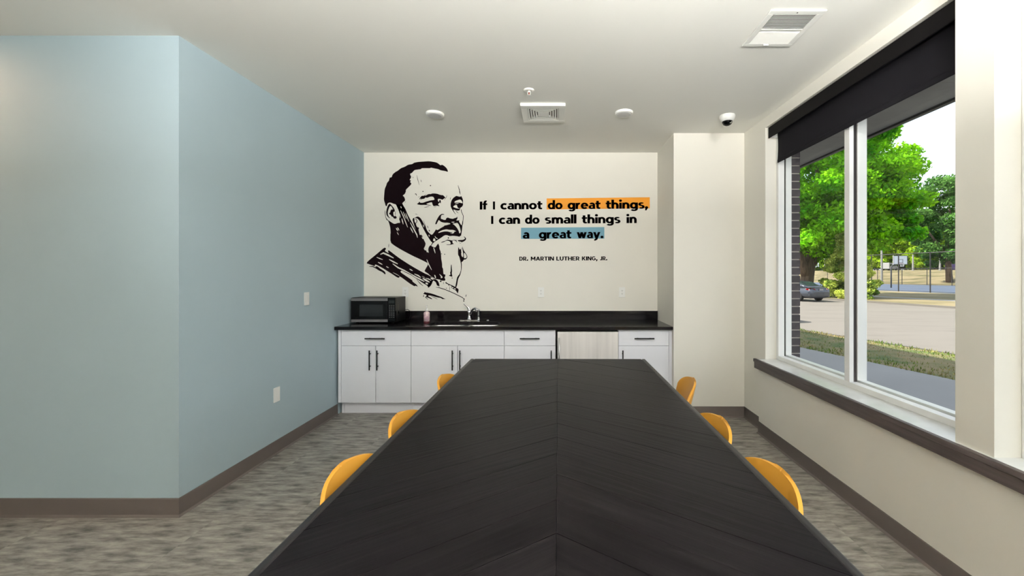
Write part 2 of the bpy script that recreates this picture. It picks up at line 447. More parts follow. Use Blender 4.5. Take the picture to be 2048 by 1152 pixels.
cabinet('wide white sink cabinet with a blank panel over two doors, below the faucet', cxp(822), cxp(1008.4), [(cxp(822), cxp(915), cxp(906)), (cxp(915), cxp(1008.4), cxp(921))], False)
cabinet('narrow white base cabinet just left of the steel fridge', cxp(1008.4), cxp(1111.2), [(cxp(1008.4), cxp(1111.2), cxp(1102.6))])
cabinet('narrow white base cabinet right of the steel fridge, handle on its left', cxp(1237), cxp(1338), [(cxp(1237), cxp(1338), cxp(1244.8))])
def filler(label, x0, x1):
    cx = (x0+x1)/2
    r = empty('filler_panel', (cx, DD, 0), 0, label, 'panel', 'filler strips at the ends of the cabinets')
    box('face', 'cabinet_white', r, x0-cx+.0005, x1-cx-.0005, .001, .02, .13, ZT-.0335, bevel=.001)
    box('back_strip', 'cabinet_white', r, x0-cx+.0005, x1-cx-.0005, .075, .09, 0, .128)
    return r
filler('narrow white filler strip between the blue wall and the leftmost cabinet', XL+.0045+.016, cxp(682.2)-.0005)
filler('narrow white filler strip between the rightmost cabinet and the wall pier', cxp(1338)+.0005, XP-.002)
# undercounter fridge
fx0, fx1 = cxp(1112.6), cxp(1236.2)
fr = empty('undercounter_fridge', ((fx0+fx1)/2, DD, 0), 0, 'stainless steel undercounter fridge between two white cabinets', 'fridge')
hw = (fx1-fx0)/2
box('body', 'black_plastic', fr, -hw+.003, hw-.003, .03, .56, .02, ZT-.045)
fd = box('door', 'brushed_steel_sheen', fr, -hw+.012, hw-.002, -.028, .028, .09, ZT-.056, bevel=.004)
box('kick_grille', 'black_plastic', fr, -hw+.01, hw-.01, .03, .05, .02, .085)
MB().tube([(-hw+.03, -.0285, .80), (-hw+.03, -.062, .795), (-hw+.03, -.062, .42), (-hw+.03, -.0285, .415)], .008, 10).build('handle', 'steel', fd, smooth=True)
for sx in (-1, 1):
    for yy in (.06, .5): MB().lathe([(.015, 0), (.015, .0195)], (sx*(hw-.05), yy, 0), 12).build('foot', 'black_plastic', fr)

# worktop with a sink cut-out, and backsplash
sx0, sx1 = -1.375, -.612; sy0, sy1 = DC+.075, DC+.075+.37
def rrect(x0, x1, y0, y1, r, n=6):
    pts = []
    for (cx, cy, a0) in ((x1-r, y1-r, 0), (x0+r, y1-r, 90), (x0+r, y0+r, 180), (x1-r, y0+r, 270)):
        for k in range(n+1):
            a = math.radians(a0+90*k/n); pts.append((cx+r*math.cos(a), cy+r*math.sin(a)))
    return pts
wt = empty('worktop', ((XL+XP)/2, DW, ZT), 0, 'long polished black stone worktop over the white cabinets', 'worktop')
wo_ = wt.location
hole = rrect(sx0, sx1, sy0, sy1, .07)
outer = [(XL+.002, DC), (XP+.005 if DC < DPIER else XP-.002, DC), (XP-.002, DPIER+.02), (XP-.002, DW-.001), (XL+.002, DW-.001)]
outer = [(XL+.002, DC), (XP-.002, DC), (XP-.002, DW-.001), (XL+.002, DW-.001)]
def poly_with_hole(outer, hole, z0, z1, off):
    q = MB(); allp = outer+hole[::-1]; n = len(allp); no = len(outer)
    tr_ = tessellate_polygon([[Vector((x,y,0)) for x,y in outer], [Vector((x,y,0)) for x,y in hole[::-1]]])
    v = [(x-off[0],y-off[1],z0-off[2]) for x,y in allp]+[(x-off[0],y-off[1],z1-off[2]) for x,y in allp]
    f = [t[::-1] for t in tr_]+[tuple(i+n for i in t) for t in tr_]
    f += [(i,(i+1)%no,(i+1)%no+n,i+n) for i in range(no)]
    nh = n-no
    f += [(no+i,no+(i+1)%nh,no+(i+1)%nh+n,no+i+n) for i in range(nh)]
    return q.add(v, [tuple(t) for t in f])
poly_with_hole(outer, hole, ZT-.033, ZT, wo_).build('slab', 'black_stone', wt, bevel=.002)
box('backsplash', 'black_stone', wt, *L(wo_, XL+.002, XP-.002, DW-.021, DW-.001, ZT+.0005, ZT+.105), bevel=.002)
# sink
sk = empty('sink', ((sx0+sx1)/2, (sy0+sy1)/2, ZT-.033), 0, 'stainless steel double bowl sink set into the black worktop', 'sink')
ko = sk.location
xm = (sx0+sx1)/2
for a, b in ((sx0-.004, xm-.012), (xm+.012, sx1+.004)):
    rings = []
    for ins, z in ((-.012, 0), (0, 0), (.004, -.01), (.012, -.13), (.03, -.165), (.09, -.17)):
        rings.append([(x-ko.x, y-ko.y, z-.0008) for x, y in rrect(a+ins, b-ins, sy0-.004+ins, sy1+.004-ins, max(.07-ins*.3, .02))])
    q = MB().loft(rings, cap=False); n = len(rings[0]); q.f.append(tuple(len(q.v)-n+k for k in range(n)))
    bw = q.build('bowl', 'steel', sk, smooth=True, fix=False)
    MB().lathe([(0, .001), (.03, .001), (.04, .003), (.042, 0)], ((a+b)/2-ko.x, (sy0+sy1)/2-ko.y, -.170), 20).build('drain', 'chrome', bw, smooth=True)
box('divider', 'steel', sk, xm-.0118-ko.x, xm+.0118-ko.x, sy0+.002-ko.y, sy1-.002-ko.y, -.022, -.008, bevel=.003)
# faucet
fb = P(938.5, 641, DW-.075)
fc = empty('faucet', (fb.x, DW-.075, ZT), 0, 'chrome single lever kitchen faucet with a low curved spout', 'faucet')
MB().prism(rrect(-.125, .125, -.027, .027, .025), 0, .008).build('deck_plate', 'chrome', fc, bevel=.002)
MB().lathe([(.027,.0082),(.027,.02),(.019,.03),(.018,.075),(.021,.085),(.021,.11),(.012,.122),(0,.124)], (.0,0,0), 20).build('valve_body', 'chrome', fc, smooth=True)
rings = []
for t in np.linspace(0, 1, 9):
    cx = -.004-.062*t**1.5+.012*math.sin(t*3.1); cz = .110+.082*t; wd = .017*(1-.8*t)+.002
    rings.append([(cx+wd*math.cos(a), .010*(1-.6*t)*math.sin(a)-.004, cz+wd*.35*math.cos(a)) for a in np.linspace(0, 2*math.pi, 11)[:-1]])
MB().loft(rings).build('lever', 'chrome', fc, smooth=True)
MB().tube([(.012,-.004,.055),(.022,-.03,.085),(.045,-.06,.125),(.07,-.085,.146),(.09,-.105,.15),(.108,-.12,.14),(.112,-.125,.11)], [.012,.012,.012,.013,.015,.017,.016], 14).build('spout', 'chrome', fc, smooth=True)
fs = empty('side_sprayer', (fb.x+.108, DW-.07, ZT+.0083), 0, 'short chrome side sprayer standing beside the faucet', 'sprayer')
MB().lathe([(.02,0),(.02,.006),(.012,.014),(.011,.03)], (0,0,0), 16).build('base', 'chrome', fs, smooth=True)
MB().lathe([(.0095,.0305),(.013,.05),(.0125,.09),(.016,.105),(.017,.118),(.010,.126),(0,.127)], (0,0,0), 16).build('wand', 'chrome', fs, smooth=True)
cpx = P(975.5, 641, DW-.075)
MB().lathe([(.02,0),(.02,.004),(.012,.008),(0,.009)], (0,0,0), 18).build('hole_cover', 'chrome', None, smooth=True)
hc = bpy.data.objects['hole_cover']; hc.location = (cpx.x, DW-.075, ZT); tag(hc, 'small round chrome cap on the worktop right of the faucet', 'cap')
# soap bottle
sb_ = P(850, 645, DW-.36)
sp = empty('soap_bottle', (sb_.x, DW-.30, ZT), 0, 'pink patterned hand soap bottle with a clear pump cap', 'bottle')
MB().lathe([(.030,0),(.033,.004),(.033,.018)], seg=20).build('base_band', 'soap_band', sp, smooth=True)
MB().lathe([(.033,.0182),(.033,.105),(.028,.118),(.012,.124)], seg=20).build('body', 'soap_pink', sp, smooth=True)
pc = MB().lathe([(.012,.1245),(.012,.132),(.0155,.133),(.0155,.152),(.010,.154)], seg=18).build('pump_collar', 'white_plastic', sp, smooth=True)
MB().tube([(0,0,.154),(0,0,.182)], .004, 10).build('pump_stem', 'soap_clear', sp, smooth=True)
MB().tube([(0,0,.184),(0,-.006,.186),(0,-.034,.182)], [.008,.007,.0035], 10).build('pump_nozzle', 'soap_clear', sp, smooth=True)

# microwave
mx0, mx1, my0, my1, mz0, mz1 = -2.240, -1.752, 4.475, 4.775, ZT+.012, ZT+.282
mw = empty('microwave', ((mx0+mx1)/2, my0, ZT), 0, 'black countertop microwave with grey trim bands in the left corner', 'microwave')
hx = (mx1-mx0)/2; mh = mz1-ZT
box('case', 'black_plastic', mw, -hx, hx, .022, my1-my0, .012, mh, bevel=.004)
dr = box('door', 'black_gloss', mw, -hx, hx*.655, 0, .0215, .014, mh-.002, bevel=.003)
box('window', 'micro_window', dr, -hx+.095, hx*.655-.052, -.0012, -.0002, .078, mh-.075)
box('trim_band', 'micro_trim', dr, -hx+.004, hx*.655-.001, -.0022, -.0002, mh-.036, mh-.005)
box('trim_band', 'micro_trim', dr, -hx+.004, hx*.655-.001, -.0022, -.0002, .016, .044)
cpn = box('control_panel', 'black_gloss', mw, hx*.655+.001, hx, 0, .0215, .014, mh-.002, bevel=.003)
box('display', 'micro_window', cpn, hx*.70, hx*.95, -.001, -.0002, mh-.062, mh-.03)
x_c = hx*.83
bme = MB().box(-.0065, .0065, -.0009, -.0002, -.004, .004).mesh('button', 'button_print')
for rr in range(8):
    for cc in range(3):
        o = bpy.data.objects.new('button', bme); COL.objects.link(o); o.parent = cpn; o.location = (x_c+(cc-1)*.022, 0, mh-.085-rr*.0185)
for sx in (-1, 1):
    for yy in (.05, .26): MB().lathe([(.014,0),(.016,.0115)], (sx*(hx-.05), yy, 0), 12).build('foot', 'black_plastic', mw)
box('vent_slot', 'black_gloss', mw, hx+.0002, hx+.001, .075, .10, .10, .22)
MB().tube([(hx-.03, my1-my0, .12), (hx+.02, my1-my0+.02, .125), (hx+.045, my1-my0+.035, .10), (hx+.05, my1-my0+.04, .05), (hx+.03, my1-my0+.03, .012), (hx-.06, my1-my0+.03, .006)], .0038, 8).build('power_cord', 'black_plastic', mw, smooth=True)

# ------------------------------------------------------------------ outlets and switches
def wall_plate(name, label, cat, group, kind, loc, rz):
    r = empty(name, loc, rz, label, cat, group)          # faces local -Y
    box('plate', 'white_plastic', r, -.036, .036, -.007, -.0005, -.059, .059, bevel=.002)
    if kind == 'outlet':
        box('receptacle', 'white_plastic', r, -.017, .017, -.0085, -.0072, -.034, .034, bevel=.0008)
        for dz in (-.018, .018):
            for dx in (-.006, .006): box('slot', 'slot_dark', r, dx-.0012, dx+.0012, -.0090, -.0086, dz-.001, dz+.008)
            MB().lathe([(0,-.0090),(.0026,-.0089),(.0026,-.0086)], (0,0,dz-.008), 8, 'y').build('ground_hole', 'slot_dark', r)
    elif kind == 'switch':
        box('rocker', 'white_plastic', r, -.016, .016, -.010, -.0072, -.033, .033, bevel=.001)
    else:
        for dz in (-.045, .045): MB().lathe([(0,-.0085),(.003,-.008),(.003,-.0072)], (0,0,dz), 8, 'y').build('screw', 'white_plastic', r)
    return r
def onwall(px_, py_): return P(px_, py_, DW)
p = onwall(811, 584); wall_plate('wall_outlet', 'white wall outlet above the microwave, partly hidden by it', 'outlet', 'outlets on the mural wall', 'outlet', (p.x, DW, p.z), 0)
p = onwall(1082, 584.5); wall_plate('wall_outlet', 'white wall outlet in the middle of the mural wall, below the attribution line', 'outlet', 'outlets on the mural wall', 'outlet', (p.x, DW, p.z), 0)
p = onwall(1244, 584.5); wall_plate('wall_outlet', 'white wall outlet near the right end of the mural wall', 'outlet', 'outlets on the mural wall', 'outlet', (p.x, DW, p.z), 0)
def onleft(px_, py_):
    D = XL*F/(px_-CX); return (XL, D, CH-(py_-CY)*D/F)
wall_plate('light_switch', 'white rocker light switch on the blue wall, upper of two plates', 'switch', None, 'switch', onleft(612.5, 597.5), math.pi/2)
wall_plate('cover_plate', 'white blank cover plate low on the blue wall', 'wall plate', None, 'blank', onleft(552.5, 789), math.pi/2)

# ------------------------------------------------------------------ ceiling fittings
def disc(label, px_, py_):
    D = F*(H-CH)/(CY-py_); x = (px_-CX)*D/F
    r = empty('ceiling_light', (x, D, H), 0, label, 'light', 'flat round ceiling lights')
    MB().lathe([(.079,0),(.079,-.012),(.074,-.020),(.068,-.021)], seg=32).build('trim_ring', 'white_plastic', r, smooth=False)
    MB().lathe([(.0675,-.0205),(.05,-.0222),(0,-.0228)], seg=32).build('lens', 'lamp_lens', r, smooth=True)
disc('flat round ceiling light left of the square exhaust grille', 870, 227)
disc('flat round ceiling light right of the square exhaust grille', 1248, 224.5)
# exhaust fan grille
D0 = F*(H-CH)/(CY-223); gx = (1087-CX)*D0/F
eg = empty('exhaust_grille', (gx, D0, H), 0, 'square white exhaust fan grille with concentric louvres in the ceiling', 'vent')
S = .19
q = MB()
for t in ((-S,S,-S,-S+.055),(-S,S,S-.055,S),(-S,-S+.055,-S+.055,S-.055),(S-.055,S,-S+.055,S-.055)): q.box(t[0],t[1],t[2],t[3],-.028,-.001)
q.build('frame', 'vent_white', eg, bevel=.004)
box('backing', 'vent_dark', eg, -S+.05, S-.05, -S+.05, S-.05, -.006, -.002)
for i in range(5):
    o_ = .133-i*.021; i_ = o_-.0125
    q = MB()
    for t in ((-o_,o_,-o_,-i_),(-o_,o_,i_,o_),(-o_,-i_,-i_,i_),(i_,o_,-i_,i_)): q.box(t[0],t[1],t[2],t[3],-.026,-.008)
    q.build('louvre', 'vent_white', eg)
box('centre_plate', 'vent_white', eg, -.038, .038, -.038, .038, -.027, -.008, bevel=.002)
# sprinkler
D0 = F*(H-CH)/(CY-180); x0 = (1058-CX)*D0/F
sp_ = empty('fire_sprinkler', (x0, D0, H), 0, 'small white fire sprinkler head on the ceiling before the grille', 'sprinkler')
MB().lathe([(.042,0),(.042,-.003),(.030,-.010),(.018,-.010),(.012,-.004)], seg=24).build('escutcheon', 'vent_white', sp_, smooth=True)
MB().lathe([(.009,-.004),(.009,-.018),(.005,-.02)], seg=12).build('body', 'vent_white', sp_)
MB().tube([(0,0,-.02),(0,0,-.038)], .0028, 8).build('bulb', 'sprinkler_red', sp_)
for s in (-1, 1): MB().tube([(s*.008,0,-.012),(s*.013,0,-.026),(s*.003,0,-.042)], .002, 6).build('frame_arm', 'vent_white', sp_)
MB().lathe([(.015,-.042),(.015,-.044)], seg=16).build('deflector', 'vent_white', sp_)
# dome camera
D0 = F*(H-CH)/(CY-231); x0 = (1454.5-CX)*D0/F
dc = empty('dome_camera', (x0, D0, H), 0, 'white dome security camera with a black bubble near the window', 'camera')
MB().lathe([(.066,0),(.068,-.012),(.062,-.035),(.050,-.054),(.046,-.056)], seg=28).build('housing', 'white_plastic', dc, smooth=True)
MB().lathe([(.0455,-.054),(.043,-.068),(.033,-.083),(.016,-.092),(0,-.094)], seg=28).build('bubble', 'black_gloss', dc, smooth=True)
MB().lathe([(.014,0),(.014,.004),(0,.006)], (.015,-.036,-.068), 14, 'y').build('lens', 'steel', dc)
# supply register
y0, y1 = 2.222, 2.572; x0, x1 = 1.165, 1.470
rg = empty('air_register', ((x0+x1)/2, (y0+y1)/2, H), 0, 'white rectangular ceiling air register with slanted louvres by the window', 'vent')
hw_, hl = (x1-x0)/2, (y1-y0)/2
q = MB()
for t in ((-hw_,hw_,-hl,-hl+.032),(-hw_,hw_,hl-.032,hl),(-hw_,-hw_+.032,-hl+.032,hl-.032),(hw_-.032,hw_,-hl+.032,hl-.032)): q.box(t[0],t[1],t[2],t[3],-.010,-.0005)
q.build('frame', 'vent_white', rg, bevel=.003)
box('duct_plate', 'vent_dark', rg, -hw_+.03, hw_-.03, -hl+.03, hl-.03, -.0022, -.0008)
box('centre_bar', 'vent_white', rg, -hw_+.032, hw_-.032, -.006, .006, -.010, -.003)
N_ = 11
for half in (-1, 1):
    for i in range(N_):
        yc = half*(.012+(i+.5)*(hl-.032-.012)/N_); sl_ = half
        prof = [(-.0062, -.0105 if half < 0 else -.0030), (-.0052, -.0112 if half < 0 else -.0036), (.0062, -.0036 if half < 0 else -.0112), (.0052, -.0030 if half < 0 else -.0105)]
        MB().extrude(prof, -hw_+.033, hw_-.033, lambda u, v, t, yc=yc: (t, yc+u, v)).build('louvre', 'vent_white', rg)
box('lever', 'vent_white', rg, -.03, .0, hl-.03, hl-.024, -.018, -.0102)
for yy in (-hl+.016, hl-.016): MB().lathe([(0,-.0118),(.004,-.0112),(.004,-.0102)], (0,yy,0), 10).build('screw', 'slot_dark', rg)
# suspended linear fill lights, added unseen for brightness (light up and down) behind the camera, and a warm downlight in the side passage
for x, y, nm in ((1.15, -.55, 'behind the viewer, window side'), (.1, -.55, 'behind the viewer, over the table axis'), (-3.4, -3.2, 'in the side passage')):
    r = empty('fill_lamp', (x, y, H), 0, 'added fill light shaped as a slim white linear pendant '+nm, 'light', 'added fill lights behind the camera')
    box('body', 'white_plastic', r, -.055, .055, -.6, .6, -.845, -.815, bevel=.003)
    box('lower_diffuser', 'fill_glow_down', r, -.05, .05, -.595, .595, -.850, -.8455)
    box('upper_diffuser', 'fill_glow_up' if x > -2 else 'fill_glow_up_dim', r, -.05, .05, -.595, .595, -.8145, -.810)
    for yy in (-.5, .5):
        MB().tube([(0, yy, -.81), (0, yy, -.012)], .0015, 6).build('cable', 'steel', r)
        MB().lathe([(.03, -.0005), (.03, -.012), (.01, -.015)], (0, yy, 0), 16).build('canopy', 'white_plastic', r)
# unseen fill spotlights on a track, added to brighten the mural wall
tk = empty('fill_track', (0, .45, H), 0, 'added fill light, ceiling track with three white spotlights aimed at the mural wall', 'light')
box('track', 'white_plastic', tk, -1.7, 1.4, -.018, .018, -.02, -.0005)
for X_ in (-1.5, -.15, 1.1):
    aim = (Vector((X_*1.05-.1, DW, 2.2))-Vector((X_, .45, H-.13))).normalized()
    p0 = Vector((X_, 0, -.13)); p1 = p0+aim*.10
    MB().tube([(X_, 0, -.02), (X_, 0, -.12)], .008, 8).build('stem', 'white_plastic', tk)
    hd = MB().tube([p0-aim*.04, p0, p1-aim*.005, p1], [.03, .045, .05, .05], 20, cap=False).build('fill_spot_head', 'white_plastic', tk, smooth=True)
    ld = bpy.data.lights.new('spot', 'SPOT'); ld.energy = FILL_SPOT_W; ld.spot_size = math.radians(84); ld.spot_blend = 1.0; ld.shadow_soft_size = .045; ld.color = (1, .985, .955)
    lo = bpy.data.objects.new('fill_spot_bulb', ld); COL.objects.link(lo); lo.parent = hd; lo.location = p1+aim*.012; lo.rotation_euler = aim.to_track_quat('-Z', 'Y').to_euler()
wl = empty('passage_downlight', (-3.8, 2.1, H), 0, 'warm round ceiling downlight in the side passage left of the blue wall', 'light')
MB().lathe([(.079,0),(.079,-.012),(.074,-.020),(.068,-.021)], seg=32).build('trim_ring', 'white_plastic', wl)
MB().lathe([(.0675,-.0205),(0,-.0225)], seg=32).build('lens', 'warm_lamp', wl)

# ------------------------------------------------------------------ table
TZ = .74
TW, TY0, TY1 = 1.486, .50, 3.49
tb = empty('dining_table', (.006, (TY0+TY1)/2, 0), math.radians(-.35), 'long black stained wooden table with a chevron plank top', 'table')
hwT, hlT = TW/2, (TY1-TY0)/2
EB = .032
def clip(poly, a, b, c):          # keep a*x+b*y <= c
    out = []
    for i in range(len(poly)):
        p, q = poly[i], poly[(i+1) % len(poly)]
        dp, dq = a*p[0]+b*p[1]-c, a*q[0]+b*q[1]-c
        if dp <= 0: out.append(p)
        if (dp < 0) != (dq < 0) and dp != dq:
            t = dp/(dp-dq); out.append((p[0]+(q[0]-p[0])*t, p[1]+(q[1]-p[1])*t))
    return out
tan = math.tan(math.radians(35)); pitch = .168; gap = .0009
for side in (-1, 1):
    y = -hlT-.2
    while y < hlT+1.0:
        y1 = y+pitch
        # strip between lines Y = y - tan*|X|
        xi, xo = side*.00015, side*(hwT-EB-.0006)
        poly = [(xi, y+gap-tan*abs(xi)), (xo, y+gap-tan*abs(xo)), (xo, y1-gap-tan*abs(xo)), (xi, y1-gap-tan*abs(xi))]
        poly = clip(poly, 0, 1, hlT-EB-.0006)
        if len(poly) > 2: poly = clip(poly, 0, -1, hlT-EB-.0006)
        if len(poly) > 2:
            ar = sum(poly[i][0]*poly[(i+1) % len(poly)][1]-poly[(i+1) % len(poly)][0]*poly[i][1] for i in range(len(poly)))/2
            if abs(ar) > .0005:
                if ar < 0: poly = poly[::-1]
                dz = R.uniform(-.0006, .0004)
                MB().prism(poly, TZ-.024, TZ+dz).build('plank', 'table_wood_a' if side > 0 else 'table_wood_b', tb, bevel=.0008, seg=1)
        y = y1
box('underlay', 'table_wood_edge', tb, -hwT+EB, hwT-EB, -hlT+EB, hlT-EB, TZ-.046, TZ-.0245)
for s in (-1, 1):
    a, b = sorted((s*(hwT-EB), s*hwT))
    box('edge_band', 'table_edge', tb, a, b, -hlT, hlT, TZ-.05, TZ-.0002, bevel=.011, seg=5)
    a, b = sorted((s*(hlT-EB), s*hlT))
    box('edge_band', 'table_edge', tb, -hwT+EB+.0005, hwT-EB-.0005, a, b, TZ-.05, TZ-.0002, bevel=.011, seg=5)
for sx in (-1, 1):
    for sy in (-1, 1):
        cx, cy = sx*.42, sy*(hlT-.16)
        box('leg', 'table_wood_edge', tb, cx-.045, cx+.045, cy-.045, cy+.045, 0, TZ-.0465, bevel=.005)
for sy in (-1, 1): box('apron', 'table_wood_edge', tb, -.37, .37, sy*(hlT-.16)-.02, sy*(hlT-.16)+.02, TZ-.13, TZ-.0465)

# ------------------------------------------------------------------ chairs (local: sitter faces +X, back rest at -X)
def make_chair():
    r = empty('shell_chair', (0,0,0), 0, 'x', 'chair', 'mustard shell chairs pushed up to the black table')
    prof = [(.235,.428),(.205,.445),(.12,.447),(.02,.440),(-.08,.438),(-.15,.450),(-.185,.485),(-.200,.54),(-.212,.60),(-.226,.66),(-.240,.72),(-.250,.757)]
    half = [.10,.185,.215,.222,.222,.218,.205,.205,.22,.225,.19,.055]
    # resample smoothly
    def cat(vals, t):
        n = len(vals); i = min(int(t), n-2); f = t-i
        p0, p1, p2, p3 = vals[max(i-1,0)], vals[i], vals[i+1], vals[min(i+2,n-1)]
        return .5*((2*p1)+(-p0+p2)*f+(2*p0-5*p1+4*p2-p3)*f*f+(-p0+3*p1-3*p2+p3)*f**3)
    rows = []; ts = list(np.linspace(0, 9, 28))+list(np.linspace(9, 11, 14)[1:])
    for t in ts:
        x, z = cat([p[0] for p in prof], t), cat([p[1] for p in prof], t)
        if t > 9:      # round top of the back: elliptical outline
            u = (t-9)/2; z = .66+.097*math.sin(u*math.pi/2); x = -.226-.026*math.sin(u*math.pi/2); h = .225*math.cos(u*math.pi/2)**.78+.004
        else: h = cat(half, t)
        b = min(max((t-4.5)/3, 0), 1)             # 0 seat, 1 back
        row_ = []
        for k in np.linspace(-1, 1, 17):
            e = abs(k)**2.4*(h/.22)**2
            row_.append((x+e*.050*b, k*h, z+e*.022*(1-b)))
        rows.append(row_)
    cut = 14
    a = MB().grid(rows[:cut+1]).build('seat', 'mustard', r, smooth=True, fix=False)
    c = MB().grid(rows[cut:]).build('backrest', 'mustard', r, smooth=True, fix=False)
    for o in (a, c):
        m = o.modifiers.new('solid', 'SOLIDIFY'); m.thickness = .013; m.offset = -1
        m2 = o.modifiers.new('bevel', 'BEVEL'); m2.width = .003; m2.segments = 2; m2.limit_method = 'ANGLE'; m2.angle_limit = math.radians(50)
    for sx in (-1, 1):
        for sy in (-1, 1):
            MB().tube([(sx*.10, sy*.11, .43), (sx*.185, sy*.185, 0)], [.015, .010], 12).build('leg', 'chair_leg', r, smooth=True)
    MB().tube([(-.12,-.13,.415),(.12,.13,.415)], .009, 8).build('cross_brace', 'chair_leg', r)
    MB().tube([(-.12,.13,.416),(.12,-.13,.416)], .009, 8).build('cross_brace', 'chair_leg', r)
    return r
ch0 = make_chair()
first = True
for X, D, rz, lab in ((-.784+.252, 1.495, 0, 'mustard shell chair nearest the camera on the blue-wall side of the table'),
                      (-.784+.252, 2.03, 0, 'middle mustard shell chair on the blue-wall side of the table'),
                      (-.784+.252, 2.81, 0, 'mustard shell chair at the far end of the table on the blue-wall side'),
                      (.800-.252, 1.462, math.pi, 'mustard shell chair nearest the camera on the window side of the table'),
                      (.800-.252, 1.98, math.pi, 'middle mustard shell chair on the window side of the table'),
                      (.915-.25, 2.77, math.pi-math.radians(10), 'mustard shell chair pulled out and turned, at the far end on the window side')):
    o = ch0 if first else copy_tree(ch0); first = False
    o.location = (X, D, 0); o.rotation_euler = (0, 0, rz); o['label'] = lab

# ------------------------------------------------------------------ mural: lettering
def wp(x, y, off): return ((x-CX)*DW/F, DW-off, CH-(y-CY)*DW/F)      # a point of the mural wall, from the photo's pixels
class Glyphs:
    """strokes of a bold geometric alphabet, cap height 1"""
    def __init__(s): s.q = []
    def rect(s, x0, y0, x1, y1): s.q.append([(x0,y0),(x1,y0),(x1,y1),(x0,y1)])
    def bar(s, x0, y0, x1, y1, w):
        dx, dy = x1-x0, y1-y0; l = math.hypot(dx, dy); nx, ny = -dy/l*w/2, dx/l*w/2
        s.q.append([(x0+nx,y0+ny),(x0-nx,y0-ny),(x1-nx,y1-ny),(x1+nx,y1+ny)])
    def slant(s, x0, x1, y0, xa, xb, y1): s.q.append([(x0,y0),(x1,y0),(xb,y1),(xa,y1)])
    def arc(s, cx, cy, rx, ry, wx, wy, a0, a1, n=None):
        n = n or max(4, int(abs(a1-a0)/9))
        for i in range(n):
            t0, t1 = math.radians(a0+(a1-a0)*i/n), math.radians(a0+(a1-a0)*(i+1)/n)
            f = lambda t, ix: (cx+(rx-ix*wx)*math.cos(t), cy+(ry-ix*wy)*math.sin(t))
            s.q.append([f(t0,1), f(t0,0), f(t1,0), f(t1,1)])
    def disc(s, cx, cy, r):
        s.q.append([(cx+r*math.cos(t), cy+r*math.sin(t)) for t in np.linspace(0, 2*math.pi, 19)[:-1]])
